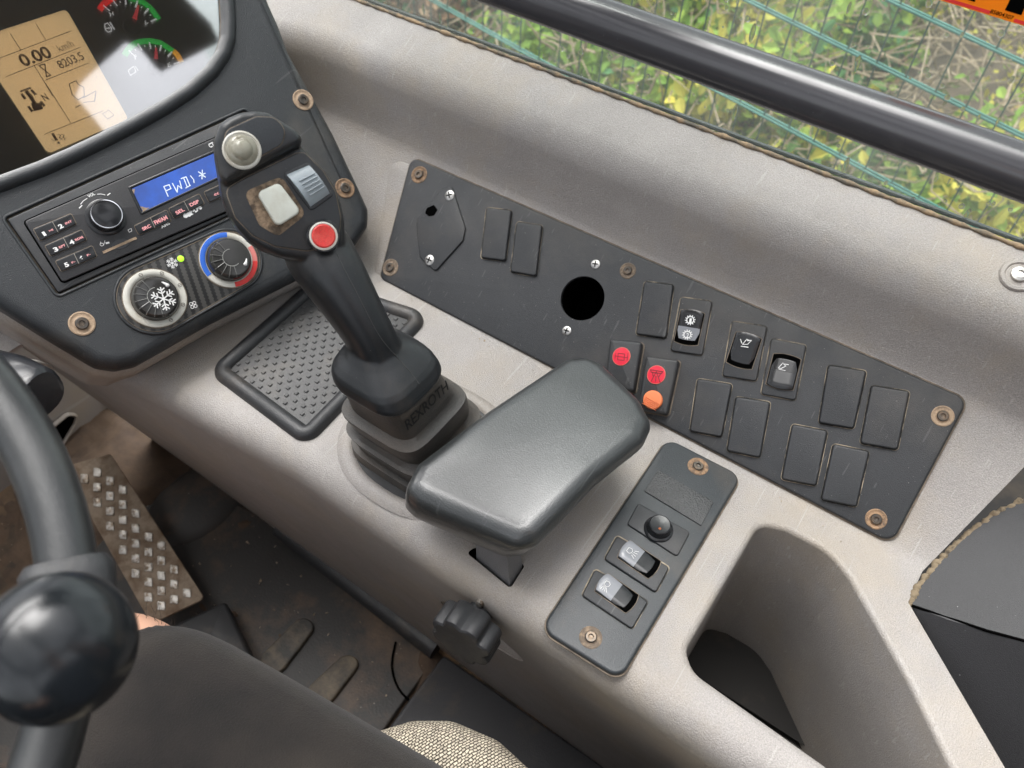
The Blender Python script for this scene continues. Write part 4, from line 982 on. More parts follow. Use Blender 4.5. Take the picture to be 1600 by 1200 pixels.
g.text(DASH, 'VOL', (139, 309), (149, 304), 4.5, hh, .02); g.text(DASH, 'AMS', (253, 357), (266, 350), 4.5, hh, .02); g.text(DASH, 'R·D·S', (299, 336), (316, 325), 7, hh, .06)
g.text(DASH, 'CT', (328.5, 231), (336, 227), 6, hh, .04)
for c in ((290, 337), (295, 335)): g.lathe(DASH, DASH.uv(*c, hh), [(.0022, hh), (.0001, hh+.00005)], 14)
g.stroke(DASH, [(126, 319), (130, 314), (136, 310)], .0006, hh); g.stroke(DASH, [(152, 303.5), (158, 303), (164, 304.5)], .0006, hh); g.stroke(DASH, [(124, 325), (128, 321)], .0009, hh); g.stroke(DASH, [(168, 305), (172, 302)], .0009, hh)
g.arcband(DASH, DASH.uv(159, 382, hh), .0011, .0015, 110, 430, hh); g.stroke(DASH, [(158, 381), (157, 378)], .0004, hh); g.stroke(DASH, [(162, 383), (164, 376)], .0004, hh); g.stroke(DASH, [(166, 380), (170, 379)], .0016, hh)
g.stroke(DASH, [(200, 359), (205, 357), (206, 361), (202, 363), (200, 359)], .0004, hh)
build('printed_marks', g, white, ra)
g = G(); g.stroke(DASH, [(162, 394), (212, 372)], .0022, hh+.0004); build('card_slot', g, tan, ra)
g = G().slab(DASH, circ(DASH.uv(188, 381, hh), .0085, 24, .0045, R(-5)), hr-.001, hr+.0002, .0001, 1); build('slot_hollow', g, blackg, ra)
kc_ = DASH.uv(165.5, 338.5, .006); 
vk = build('volume_knob', G().lathe(DASH, kc_, [(.0165, hr), (.0165, hr+.0010), (.0150, hr+.0016), (.0138, hr+.0018), (.0134, hr+.0105), (.0128, hr+.0115), (.0122, hr+.0118)], 48), blackg, ra)
build('knob_ring', G().lathe(DASH, kc_, [(.0129, hr+.011), (.0127, hr+.0124), (.0119, hr+.0125), (.0116, hr+.0112)], 48), mat('chrome', (.75, .76, .78), .15, 1), vk)
build('knob_dish', G().lathe(DASH, kc_, [(.0118, hr+.0110), (.0117, hr+.0114), (.007, hr+.0103), (.0001, hr+.0098)], 40), blackg, vk)

# ------------------------------------------------------------------ heater dials
hc_ = thing('heater_control_panel', 'carbon patterned heater panel with two round dials, one marked with a snowflake', 'heater controls', DASH.hit(300, 440))
c1 = Vector(DASH.uv(240, 467, .001)); c2 = Vector(DASH.uv(360, 406, .001)); R1 = .0325; R2 = .0300
d_ = (c2-c1).normalized(); a0 = math.atan2(d_.y, d_.x); st = []
for k in range(25): a = a0+math.pi/2+math.pi*k/24; st.append((c1.x+R1*math.cos(a), c1.y+R1*math.sin(a)))
for k in range(25): a = a0-math.pi/2+math.pi*k/24; st.append((c2.x+R2*math.cos(a), c2.y+R2*math.sin(a)))
build('carbon_plate', G().slab(DASH, inset(ccw(st), .0012), -.0005, .0014, .0004), carbon, hc_)
build('plate_edge', G().ring(DASH, inset(ccw(st), -.001), .0030, 0, .0022), dashp, hc_)
build('edge_dust', G().ring(DASH, inset(ccw(st), .0018), .0008, .0010, .0019), seam2, hc_)
def dial(c, rot, ringmats, lb):
    cc_ = Vector(DASH.uv(*c, .003))
    d0 = lab(build('dial', G().lathe(DASH, cc_, [(.0205, .0015), (.0203, .0040), (.0185, .0120), (.0172, .0135), (.0158, .0138), (.0001, .0136)], 48), mat('dial_smoke', (.035, .034, .032), .16, rvar=.04), hc_), lb)
    rg = build('dial_ring', G().lathe(DASH, cc_, [(.0272, .0012), (.0266, .0030), (.0240, .0036), (.0218, .0028), (.0206, .0016)], 56), ringw, d0)
    build('ring_gap', G().lathe(DASH, cc_, [(.0280, .001), (.0277, .0019), (.027, .0019)], 48), seam2, d0)
    for a_, b_, m_ in ringmats:
        g_ = G(); g_.rings([[DASH.w(cc_.x+r_*math.cos(R(t)), cc_.y+r_*math.sin(R(t)), h_) for t in [a_+(b_-a_)*k/30 for k in range(31)]] for r_, h_ in [(.0266, .0033), (.0240, .00385), (.0219, .0032)]], False, False, closed=False)
        build('ring_colour', g_, m_, d0, smooth=60)
    g_ = G()
    for k in range(8):
        a = R(100+22*k); 
        g_.tube([DASH.w(cc_.x+r_*math.cos(a), cc_.y+r_*math.sin(a), h_) for r_, h_ in ((.0188, .0115), (.0165, .0142), (.012, .0143), (.0085, .0140))], .0005, 6)
    build('dial_ribs', g_, mat('dial_rib', (.11, .11, .105), .2), d0)
    g_ = G(); g_.arcband(DASH, cc_, .0078, .0084, 70, 290, .0141); build('dial_arc', g_, mat('dial_arc', (.30, .30, .28), .3), d0)
    g_ = G(); a = R(rot); g_.ball(DASH.w(cc_.x+.0138*math.cos(a), cc_.y+.0138*math.sin(a), .0140), .0018, 12); g_.tube([DASH.w(cc_.x+.0138*math.cos(a+t), cc_.y+.0138*math.sin(a+t), .0141) for t in (0, .15, .3, .42)], [.0016, .0012, .0008, .0004], 8)
    build('pointer', g_, white, d0)
    return d0, cc_
dA, ca_ = dial((243, 466), 18, [], 'dial with white snowflake')
dB, cb2 = dial((358, 406), -55, [(100, 190, blues), (62, 100, blues), (-110, -30, redp), (-30, 5, mat('faded_red', (.65, .20, .18), .5))], 'dial with blue and red ring')
def flake(g_, c, r, w_, h_, rot=0):
    for k in range(6):
        a = rot+k*math.pi/3; e_ = Vector((math.cos(a), math.sin(a)))
        g_.stroke(DASH, [tuple(c), tuple(c+e_*r)], w_, h_+.00002*k, px=False)
        for t in (.45, .72):
            p_ = c+e_*r*t
            for s_ in (-1, 1):
                b_ = a+s_*R(55); g_.stroke(DASH, [tuple(p_), tuple(p_+Vector((math.cos(b_), math.sin(b_)))*r*.32)], w_, h_+.00002*k, px=False)
g = G(); flake(g, ca_+Vector((.0035, -.0045)), .0105, .0011, .0143, .2); build('snowflake', g, white, dA)
g = G(); flake(g, Vector(DASH.uv(269, 411, .0016)), .0050, .0006, .0016, .1)
fc = Vector(DASH.uv(302, 476.5, .0016))
for k in range(4): a = .6+k*math.pi/2; g.arcband(DASH, (fc.x+.0022*math.cos(a), fc.y+.0022*math.sin(a)), .0011, .0016, 0, 360, .0016+.00003*k, 14)
build('printed_symbols', g, white, hc_)
g = G()
for (x, y) in ((220, 429.5), (253, 427), (281, 445.5), (286, 476), (267, 500)):
    c = DASH.uv(x, y, .004); g.arcband(DASH, c, .0013, .0018, 0, 360, .0040, 14); g.stroke(DASH, [(c[0]-.0012, c[1]), (c[0]+.0012, c[1])], .0005, .0041, px=False)
build('ring_symbols', g, mat('grey_ink', (.15, .14, .12), .6), dA)
build('indicator_lamp', G().lathe(DASH, DASH.uv(282.5, 404, .002), [(.0031, .0012), (.0028, .0022), (.0015, .0027), (.0001, .0028)], 20), ledg, hc_)

# ------------------------------------------------------------------ steering wheel with spinner knob
KB = at(95, 1005, .315)
WN = Vector((0, -math.sin(R(28)), math.cos(R(28))))
WPl = Plane(at(95, 980, .365), WN, (1, 0, 0))
p1, p2, p3 = [Vector(WPl.uv(*p)) for p in [(12, 640), (100, 850), (72, 1180)]]
ax_, ay_, bx_, by_, cx_, cy_ = *p1, *p2, *p3
D_ = 2*(ax_*(by_-cy_)+bx_*(cy_-ay_)+cx_*(ay_-by_))
ux = ((ax_**2+ay_**2)*(by_-cy_)+(bx_**2+by_**2)*(cy_-ay_)+(cx_**2+cy_**2)*(ay_-by_))/D_
uy = ((ax_**2+ay_**2)*(cx_-bx_)+(bx_**2+by_**2)*(ax_-cx_)+(cx_**2+cy_**2)*(bx_-ax_))/D_
wc = Vector((ux, uy)); wrad = (p1-wc).length
print('WHEEL', wc, wrad, WPl.w(*wc))
sw = thing('steering_wheel', 'thick grey black steering wheel rim with spinner knob at lower left', 'steering wheel', WPl.w(*wc))
RT = .0138
g = G().tube([WPl.w(wc.x+wrad*math.cos(t), wc.y+wrad*math.sin(t)) for t in [2*math.pi*k/96 for k in range(96)]], [(RT*.92, RT)]*96, 24, closed=True, up=WN, pw=.86)
build('rim', g, wheelm, sw, smooth=60)
g = G()
for k in (1.4, 3.5, 5.2): g.tube([WPl.w(wc.x+wrad*math.cos(k), wc.y+wrad*math.sin(k)), WPl.w(*wc, -.03)], .011, 12)
build('spokes', g, wheelm, sw)
build('hub', G().lathe(WPl, wc, [(.05, -.06), (.05, -.02), (.04, -.01), (.0001, -.008)]), blackp, sw)
kb2 = thing('x', '', '', (0, 0, 0)); bpy.data.objects.remove(kb2)
# clamp on the rim
ck = Vector(WPl.uv(95, 925)); tk = ck-wc; ang = math.atan2(tk.y, tk.x)
g = G().tube([WPl.w(wc.x+wrad*math.cos(t), wc.y+wrad*math.sin(t)) for t in [ang-.105+.17*k/8 for k in range(9)]], [(RT*1.0, RT*1.3)]+[(RT*1.16, RT*1.5)]*7+[(RT*1.0, RT*1.3)], 24, up=WN, pw=.6)
cl = build('knob_clamp', g, rubber, sw, smooth=50)
KC = at(93, 1011, .300)
g = G(); nk = (WN+Vector((.1, -.25, 0))).normalized(); KPl = Plane(KC, nk, (1, 0, 0))
kr = .0292
pf = [(kr*.5, -.030), (kr*.62, -.024)]+[(kr*math.cos(a), -.004+(.020 if a > 0 else .018)*math.sin(a)) for a in [R(-50+7*k) for k in range(20)]]+[(.0002, .016)]
g.lathe(KPl, (0, 0), pf, 64); build('spinner_knob', g, ballm, sw, smooth=60)
build('knob_stem', G().tube([KC-nk*.02, WPl.w(*(wc+tk.normalized()*wrad))], .010, 16), blackg, sw)

# indicator stalk and column
stl = thing('indicator_stalk', 'black indicator stalk end behind the steering wheel rim', 'stalk', at(20, 610, .62))
g = G().tube([at(-90, 560, .66), at(-40, 580, .64), at(22, 600, .62), at(60, 616, .61), at(66, 618, .609)], [.020, .021, .0225, .021, .018], 24, pw=.8)
build('stalk_body', g, mat('stalk_plastic', (.014, .015, .018), .25, bump=(400, .1)), stl)
g = G(); SPn = Plane(at(22, 596, .592), (CAM-at(22, 596, .592)), (1, 0, 0)); g.stroke(SPn, [(11, 590), (16, 589), (18, 596)], .0010); g.stroke(SPn, [(25, 606), (28, 604), (30, 606)], .0008); build('printed_marks', g, white, stl)

# front bulkhead below the dash
g = G()
bk0 = [(-.9, 1.0, .0), (.31, 1.0, .0), (.235, 1.0, .75), (-.9, 1.0, .75)]
g.rings([[Vector(p) for p in bk0], [Vector(p)+Vector((0, .03, 0)) for p in bk0]])
bh = thing('front_bulkhead', 'grey beige bulkhead under the dashboard with a dark oval foot vent', 'bulkhead', (0, 1.0, 0))
build('wall', g, beige, bh, smooth=0)
BP = Plane((.2, .997, .2), (0, -1, 0), (1, 0, 0))
vq = [(72, 675), (104, 649), (116, 650), (112, 662), (95, 690), (84, 700)]
build('vent', G().slab(BP, rnd(BP.px(vq), .006), -.001, .003, .001), void, bh)
build('vent_lip', G().ring(BP, inset(rnd(BP.px(vq), .006), -.006), .006, .0, .006), beige, bh)
g = G().tube([BP.hit(165, 584), BP.hit(168, 612), BP.hit(169, 632)], .005, 8); build('corner_gap', g, void, bh)
# thin wires hanging by the stalk
g = G().tube([cr([at(30, 560, .66), at(62, 566, .67), at(80, 575, .70), at(78, 595, .72), at(70, 620, .72), at(56, 643, .72)], k/20) for k in range(21)], .0011, 8)
tag(build('thin_cable', g, mat('cable_grey', (.35, .33, .30), .5), None), 'thin grey cable loop beside the indicator stalk', 'cable')

# ------------------------------------------------------------------ footwell mat, step, pedal
fm = thing('rubber_floor_mat', 'muddy black rubber floor mat with raised pads in the footwell', 'floor mat', (.1, .4, 0))
mo = [FLR.uv(*p) for p in [(425, 820), (690, 1022), (628, 1105), (590, 1160), (430, 1300)]]
mo = mo + [(-.5, .10), (-.5, .70), FLR.uv(210, 800), FLR.uv(330, 770)]
build('mat_sheet', G().slab(FLR, rnd(mo, .02), .001, .010, .003), matfl, fm)
for q in ([(398, 1033), (470, 960), (496, 975), (430, 1062)], [(468, 1085), (540, 1018), (566, 1032), (505, 1112)]):
    g = G().slab(FLR, rnd(FLR.px(q, .018), .024, 6), .006, .018, .003)
    build('foot_pad', g, mat('worn_rubber', (.045, .042, .038), .65, bump=(200, .6), dirt=((.16, .125, .085), 25, .45, .7)), fm)
g = G().tube([atz(440, 822, .02), atz(560, 915, .02), atz(685, 1012, .02)], [(.014, .018)]*3, 12); build('edge_rib', g, rubber, fm)
g = G().tube([cr([atz(618, 1003, .012), atz(612, 1040, .013), atz(622, 1075, .013), atz(645, 1100, .012)], k/12) for k in range(13)], .0016, 6); build('seam_line', g, void, fm)
from mathutils import noise as mn
g = G(); NX, NY = 90, 120; vs = []
hot = [(atz(x, y, 0), r, w_) for x, y, r, w_ in [(200, 700, .13, .020), (260, 730, .07, .012), (330, 770, .04, .010), (400, 830, .035, .012), (310, 960, .05, .014), (400, 1045, .035, .012), (660, 1045, .035, .012), (440, 1010, .03, .007), (130, 800, .12, .014)]]
for i in range(NX+1):
    for j in range(NY+1):
        x = lerp(-.35, .292, i/NX); y = lerp(.12, 1.01, j/NY); z = -.006
        for c, r, w_ in hot: z += w_*math.exp(-((x-c.x)**2+(y-c.y)**2)/(r*r))
        z += .016*mn.noise(Vector((x*16, y*16, 0)))+.007*mn.noise(Vector((x*50, y*50, 3)))+.003*mn.noise(Vector((x*120, y*120, 5)))
        vs.append((x, y, min(z, .022)))
g.add(vs, [(i*(NY+1)+j, (i+1)*(NY+1)+j, (i+1)*(NY+1)+j+1, i*(NY+1)+j+1) for i in range(NX) for j in range(NY)])
md = tag(build('dried_mud', g, mud, None, smooth=60), 'brown dried mud caked along the edges of the footwell mat', 'mud'); md['kind'] = 'stuff'; del md['category']; 
gg = G(); random.seed(33)
for k in range(420):
    if k < 340: x = random.uniform(-.1, .285); y = random.uniform(.12, .95); z = .013
    else: x = .4485-abs(random.gauss(0, .012)); y = random.uniform(-.1, .5); z = ZT+.0006
    r = random.uniform(.0004, .0018)*(1 if k < 340 else .45)
    c = Vector((x, y, z)); pts = [c+Vector((random.gauss(0, 1), random.gauss(0, 1), random.gauss(0, .6)))*r for _ in range(4)]
    gg.add(pts, [(0, 1, 2), (0, 2, 3), (0, 3, 1), (1, 3, 2)])
gt_ = build('grit', gg, mat('grit', (.30, .24, .17), .9), None, smooth=0); gt_['kind'] = 'stuff'; gt_['label'] = 'loose grit and crumbs of earth lying on floor and console'
# dark box step
g = G(); q = [(250, 985), (352, 938), (398, 1035), (400, 1100), (300, 1060)]
g.slab(FLR, rnd(FLR.px(q, .05), .006), .0, .05, .006); tag(build('pedal_stop_block', g, rubber, None, smooth=40), 'black rubber block on the floor beyond the knee', 'block')
g = G(); c_ = atz(300, 775, .03); g.ball((c_.x, c_.y, 0), .075, 28, (1.15, .85, .42)); tag(build('floor_dome', g, matfl, None, smooth=60), 'dark domed hump in the floor right of the pedal', 'floor hump')
# pedal
PDq = [(98, 730), (172, 708), (320, 935), (236, 975)]
pz = [.12, .12, .06, .06]
pw_ = [atz(x, y, z) for (x, y), z in zip(PDq, pz)]
pn_ = (pw_[1]-pw_[0]).cross(pw_[3]-pw_[0]).normalized()
if pn_.z < 0: pn_ = -pn_
PDP = Plane(sum(pw_, Vector())/4, pn_, pw_[3]-pw_[0])
pd = thing('accelerator_pedal', 'worn metal accelerator pedal with rows of raised squares, caked in mud', 'pedal', PDP.o-Vector((0, 0, PDP.o.z)))
build('plate', G().slab(PDP, rnd(PDP.px(PDq), .006), -.004, 0, .0008), pedm, pd)
g = G(); ppx = inset(ccw([(98, 730), (172, 708), (320, 935), (236, 975)]), 11)
random.seed(4)
for i in range(-2, 12):
    for j in range(-6, 16):
        x_ = 132+20*i; y_ = 748-10*i+23.5*j
        if not inside((x_, y_), ppx) or (j+i//2) % 9 == 7 and i > 4: continue
        dx, dy_ = 6.2, 7.2
        g.slab(PDP, rnd(PDP.px([(x_-dx, y_-dy_), (x_+dx, y_-dy_+1), (x_+dx, y_+dy_), (x_-dx, y_+dy_-1)], .001), .0010, 2), -.001, .0018, .0006, 2)
build('tread_squares', g, alu, pd)
g = G().tube([PDP.w(0, 0, -.004), PDP.o-Vector((0, -.05, .10))], .008, 10); build('lever', g, rubber, pd)

# seat base plate in front of the cushion
bp = [FLR.uv(*p) for p in [(694, 1030), (1250, 1420), (700, 1500), (500, 1300), (632, 1110)]]
tag(build('seat_base_plate', G().slab(FLR, rnd(bp, .005), .002, .016, .003), mat('base_paint', (.030, .030, .033), .5, bump=(900, .3), dirt=((.09, .07, .05), 15, .5, .85)), None), 'smooth charcoal floor plate between seat cushion and console', 'floor plate')
g = G().tube([atz(440, 838, .004)+Vector((.012, 0, 0)), atz(700, 1036, .004)+Vector((.012, 0, 0)), atz(900, 1180, .004)+Vector((.012, 0, 0)), atz(1000, 1260, .004)+Vector((.012, 0, 0))], (.009), 10)
tag(build('floor_edge_gasket', g, mat('gasket', (.05, .04, .03), .9, bump=(200, 1), dirt=((.25, .14, .07), 40, .48, .68)), None), 'rust stained gasket strip along the foot of the console', 'gasket')

# ------------------------------------------------------------------ seat cushion
ZS = .40
sea = thing('driver_seat', 'beige and grey woven seat cushion under the driver', 'seat', (0, -.1, 0))
sa = [(c.x, c.y) for c in [atz(*p, ZS) for p in [(560, 1128), (640, 1104), (705, 1104), (780, 1136), (850, 1200)]]]
sp_ = [(-.27, .15), (-.24, .175), (-.05, .175)]+sa+[(.20, -.05), (.20, -.40), (-.27, -.40)]
SPL = Plane((0, 0, 0), (0, 0, 1), (1, 0, 0)); su = rnd(sp_, .03, 5)
g = G(); rs = [[SPL.w(u, v, ZS-.12) for u, v in inset(su, .01)], [SPL.w(u, v, ZS-.06) for u, v in su]]
for k in range(9): a = math.pi/2*k/8; rs.append([SPL.w(u, v, ZS-.045+.045*math.sin(a)) for u, v in inset(su, .04*(1-math.cos(a)))])
g.rings(rs); build('cushion', g, seatm, sea, smooth=60)
g = G().slab(Plane((0, -.42, 0), (0, 1, .12), (1, 0, 0)), rnd([(-.33, ZS*1), (.16, ZS*1), (.13, 1.05), (-.30, 1.05)] if Plane((0, -.42, 0), (0, 1, .12), (1, 0, 0)).v.z > 0 else [(-.33, -ZS), (.16, -ZS), (.13, -1.05), (-.30, -1.05)], .05), -.10, 0, .03); build('backrest', g, seatm, sea, smooth=60)
build('seat_base', G().slab(SPL, rnd([(-.22, .10), (.15, .10), (.15, -.38), (-.22, -.38)], .03), .016, ZS-.115, .005), blackp, sea)

# ------------------------------------------------------------------ driver's leg
per = thing('person', 'seated driver in dark shorts, bare right knee behind the steering wheel knob', 'person', (0, -.2, ZS))
def limb(g, pts, rad, n_=28, m_=8):
    P_ = [Vector(p) for p in pts]; K = (len(P_)-1)*m_
    g.tube([cr(P_, k/K) for k in range(K+1)], [(cr([r[0] for r in rad], k/K), cr([r[1] for r in rad], k/K)) for k in range(K+1)], n_, up=(0, 0, 1))
g = G()
for sx, kx, kz in ((1, -.003, 0), (-1, -.30, 0)):
    hx = .03 if sx > 0 else -.20
    limb(g, [(hx, -.22, .475), (lerp(hx, kx, .4), -.02, .455), (lerp(hx, kx, .8), .18, .445), (kx, .300, .440), (kx, .362, .425), (kx, .385, .35), (kx, .41, .20), (kx, .43, .09)],
         [(.09, .09), (.078, .084), (.066, .072), (.058, .062), (.055, .058), (.052, .055), (.05, .05), (.036, .036)])
    limb(g, [(kx, .40, .06), (kx, .47, .055), (kx, .56, .04), (kx, .62, .03)], [(.035, .035), (.035, .04), (.025, .042), (.015, .03)])
g.ball((-.085, -.24, .48), .16, 24, (1.1, .8, .62))
g.tube([cr([Vector((-.085, -.26, .50)), Vector((-.085, -.30, .70)), Vector((-.085, -.33, .90)), Vector((-.085, -.34, 1.02)), Vector((-.085, -.33, 1.10)), Vector((-.085, -.31, 1.20))], k/30) for k in range(31)], [(cr([.11, .10, .115, .09, .055, .05], k/30), cr([.16, .145, .18, .17, .06, .052], k/30)) for k in range(31)], 28, up=(0, 1, 0))
g.ball((-.085, -.29, 1.29), .095, 24, (.80, .98, 1.2))
limb(g, [(.11, -.33, 1.00), (.20, -.32, .86), (.25, -.26, .74), (.16, -.14, .88), (.06, -.06, .99)], [(.055, .055), (.048, .048), (.042, .042), (.036, .036), (.028, .032)])
limb(g, [(-.28, -.33, 1.00), (-.37, -.30, .86), (-.40, -.20, .74), (-.38, -.08, .72), (-.34, .02, .73)], [(.055, .055), (.048, .048), (.042, .042), (.034, .034), (.028, .030)])
bd = build('body', g, skin, per); remesh(bd, .006, 6)
g = G()
for sx, kx in ((1, -.003), (-1, -.30)):
    hx = .03 if sx > 0 else -.20
    limb(g, [(hx, -.22, .475), (lerp(hx, kx, .4), -.02, .458), (lerp(hx, kx, .8), .18, .449), (lerp(hx, kx, .95), .285, .446), (kx, .318, .441), (kx, .326, .438)], [(.10, .10), (.090, .094), (.078, .083), (.0695, .074), (.0645, .0690), (.0625, .0665)])
g.ball((-.085, -.24, .48), .175, 24, (1.1, .8, .62))
sh = build('shorts', g, shortm, per); remesh(sh, .005, 4)
def fold(u): return u
g = G(); g.tube([cr([Vector((-.085, -.26, .50)), Vector((-.085, -.30, .70)), Vector((-.085, -.33, .90)), Vector((-.085, -.34, 1.02)), Vector((-.085, -.335, 1.07))], k/30) for k in range(31)], [(cr([.13, .115, .127, .10, .07], k/30), cr([.18, .16, .195, .185, .08], k/30)) for k in range(31)], 28, up=(0, 1, 0))
limb(g, [(.10, -.33, 1.00), (.19, -.32, .87), (.22, -.29, .81)], [(.068, .068), (.060, .060), (.058, .058)]); limb(g, [(-.27, -.33, 1.00), (-.36, -.305, .87), (-.385, -.27, .81)], [(.068, .068), (.060, .060), (.058, .058)])
st_ = build('shirt', g, mat('shirt_navy', (.03, .035, .05), .9), per); remesh(st_, .006, 4)
g = G(); g.ball((-.085, -.305, 1.315), .098, 24, (.84, .98, 1.12)); build('hair_cap', g, hair, per)
# hem line
g = G().tube([Vector((-.003+.0685*math.cos(t), .304+.004*math.sin(2*t), .444+.0665*math.sin(t))) for t in [math.pi*(-.1+1.2*k/30) for k in range(31)]], .0013, 6); build('hem', g, mat('hem_thread', (.012, .011, .011), .9), sh)
g = G(); random.seed(5)
for k in range(70):
    t = random.uniform(.15, 1.1)*math.pi/2*1.2; y = random.uniform(.33, .375); p = Vector((-.003+.060*math.cos(t), y, .428+.056*math.sin(t)))
    d = Vector((random.uniform(-.2, 1), random.uniform(-.2, 1), random.uniform(.1, .8))).normalized()*.010; c_ = Vector((random.uniform(-.003, .003), random.uniform(-.003, .003), -.003))
    g.tube([p, p+d*.5+c_*.3, p+d+c_], [.00018, .00016, .00008], 4)
build('leg_hair', g, hair, per)

# ------------------------------------------------------------------ added unseen panel, cut to shape the reflection in the cluster glass
ZR = 1.22
blockm = mat('blocker_black', (.03, .03, .03), .9); reflm = mat('reflect_grey', (.11, .108, .105), .9)  # dark finishes for the added unseen panel, frame and walls
def mirror(px, py):
    q = DASH.hit(px, py, -.006); v = (q-CAM).normalized(); r_ = v-DASH.n*2*v.dot(DASH.n); p = q+r_*((ZR-q.z)/r_.z); return (p.x, p.y)
glare_cut = [mirror(*p) for p in [(153, 105), (197, 66), (224, 78), (252, 112), (300, 88), (335, 70), (372, 45), (520, 90), (360, 330), (230, 265), (168, 212), (150, 188), (118, 150), (128, 128)]]  # cutout that lets the glass mirror open sky as a white patch
outer = [mirror(*p) for p in [(-60, -60), (280, -60), (286, -8), (330, 36), (344, 66), (375, 100), (300, 260), (-60, 380)]]
rf = thing('reflection_panel', 'unseen dark panel over the dashboard, added to shape the cluster glass reflection', 'reflection helper', (.4, .3, ZR))
RP_ = Plane((0, 0, ZR), (0, 0, 1), (1, 0, 0))
reflection_sheet = build('reflection_sheet', G().slab(RP_, outer, 0, .02, 0), reflm, rf, smooth=0)
boolean(reflection_sheet, [G().slab(RP_, glare_cut, -.1, .2, 0)])
p_ = outer[1]; build('bracket', G().tube([Vector((p_[0], p_[1], ZR+.01)), Vector((p_[0]+.05, p_[1]+.5, ZR+.35))], .015, 12), blockm, rf)

rfm = thing('unseen_roof_frame', 'unseen black tubular roof frame with cross bars, added for dark reflections in glossy parts', 'frame', (0, 0, 1.85))  # unseen bars added to give glossy surfaces something dark to reflect
for a_, b_ in (((-.95, -.9), (-.95, 1.05)), ((1.02, -.9), (1.02, 1.05)), ((-.95, 1.05), (1.02, 1.05)), ((-.95, -.9), (1.02, -.9)), ((-.95, .62), (1.02, .62)), ((-.10, .42), (-.10, -.9))):
    build('beam', G().tube([Vector((*a_, 1.85)), Vector((*b_, 1.85))], .055, 12, pw=.5), blockm, rfm)
for x_, y_ in ((-.95, -.9), (1.0, -.9), (-.95, 1.05), (1.0, 1.55)): build('pillar', G().tube([Vector((x_, y_, 0)), Vector((x_, y_, 1.85))], .035, 12), blockm, rfm)
ls = thing('blocker_shell', 'unseen dark rear wall and left door of the cab, added to block light behind and beside the driver', 'light blocking wall', (-.95, -.9, 0))  # unseen blockers added to cut light from the left and rear
build('rear_wall_blocker', G().slab(Plane((0, -.92, 0), (0, 1, 0), (1, 0, 0)), [(-.95, 0), (.9, 0), (.9, -1.2), (-.95, -1.2)] if Plane((0, -.92, 0), (0, 1, 0), (1, 0, 0)).v.z < 0 else [(-.95, 0), (.9, 0), (.9, 1.2), (-.95, 1.2)], 0, .03, 0), MATS['blocker_black'], ls, smooth=0)
lp_ = Plane((-1.0, 0, 0), (1, 0, 0), (0, 1, 0))
build('left_door_blocker', G().slab(lp_, [(-.9, 0), (1.0, 0), (1.0, 0.80*(1 if lp_.v.z > 0 else -1)), (-.9, 0.80*(1 if lp_.v.z > 0 else -1))], 0, .03, 0), MATS['blocker_black'], ls, smooth=0)

# ------------------------------------------------------------------ rear right cover
rc = thing('rear_side_cover', 'black plastic cover behind the console with crumbling foam strip along its edge', 'cover', atz(1550, 950, .30))
A = [(1424, 946), (1440, 915), (1470, 878), (1510, 838), (1560, 800), (1620, 770), (1760, 715)]
zA = [.468, .474, .480, .488, .500, .515, .545]
B_ = [(1424, 946), (1480, 968), (1540, 985), (1610, 1006), (1780, 1050)]
zB = [.468, .475, .481, .49, .51]
C_ = [(1424, 946), (1575, 1212), (1680, 1400)]
zC = [.468, .42, .38]
g = G()
up_ = [atz(*p, z) for p, z in zip(A, zA)]; mid = [atz(*p, z) for p, z in zip(B_, zB)]; low = [atz(*p, z) for p, z in zip(C_, zC)]
ps = up_+list(reversed(mid[1:])); g.add(ps, [tuple(range(len(ps)))])
corner = atz(1900, 1400, .42); ps = mid+[corner, low[2], low[1]]; g.add(ps, [tuple(range(len(ps)))])
for chain in (up_, low):
    n_ = len(chain); g.add(chain+[p-Vector((0, 0, .25)) for p in chain], [(i, i+1, n_+i+1, n_+i) for i in range(n_-1)])
build('shell', g, plainblk, rc, smooth=20)
g = G().tube([mid[0], mid[2], mid[4]], .0012, 8); build('crease', g, void, rc)
g = G(); random.seed(2); ch = [cr(up_[:6], k/160)+Vector((.0016*mn.noise(Vector((k*.13, 0, 0))), .0016*mn.noise(Vector((k*.13, 7, 0))), -.004+.002*mn.noise(Vector((k*.2, 3, 0))))) for k in range(161)]
g.tube([p+Vector((-.003, .001, 0)) for p in ch], [.0032*(1+.55*mn.noise(Vector((k*.22, 1, 5)))+.25*mn.noise(Vector((k*.8, 1, 9)))) for k in range(len(ch))], 12); build('foam_strip', g, foam, rc, smooth=80)
for q, hh in (([(1548, 1040), (1556, 1030), (1566, 1050), (1560, 1058)], 0),):
    pass
# dark floor below the gap
g = G(); c_ = atz(1540, 800, .36); g.add([(.35, -.9, .25), (1.0, -.9, .25), (1.0, .1, .25), (.35, .1, .25)], [(0, 1, 2, 3)])
g.add([(.35, -.9, .24), (1.0, -.9, .24), (1.0, .1, .24), (.35, .1, .24)], [(3, 2, 1, 0)])
tag(build('wheel_arch_shelf', g, mat('dark_shelf', (.010, .009, .008), .9, dirt=((.05, .038, .025), 12, .5, .75)), None, smooth=0), 'dark dirty shelf seen through the gap beside the rear cover', 'shelf')

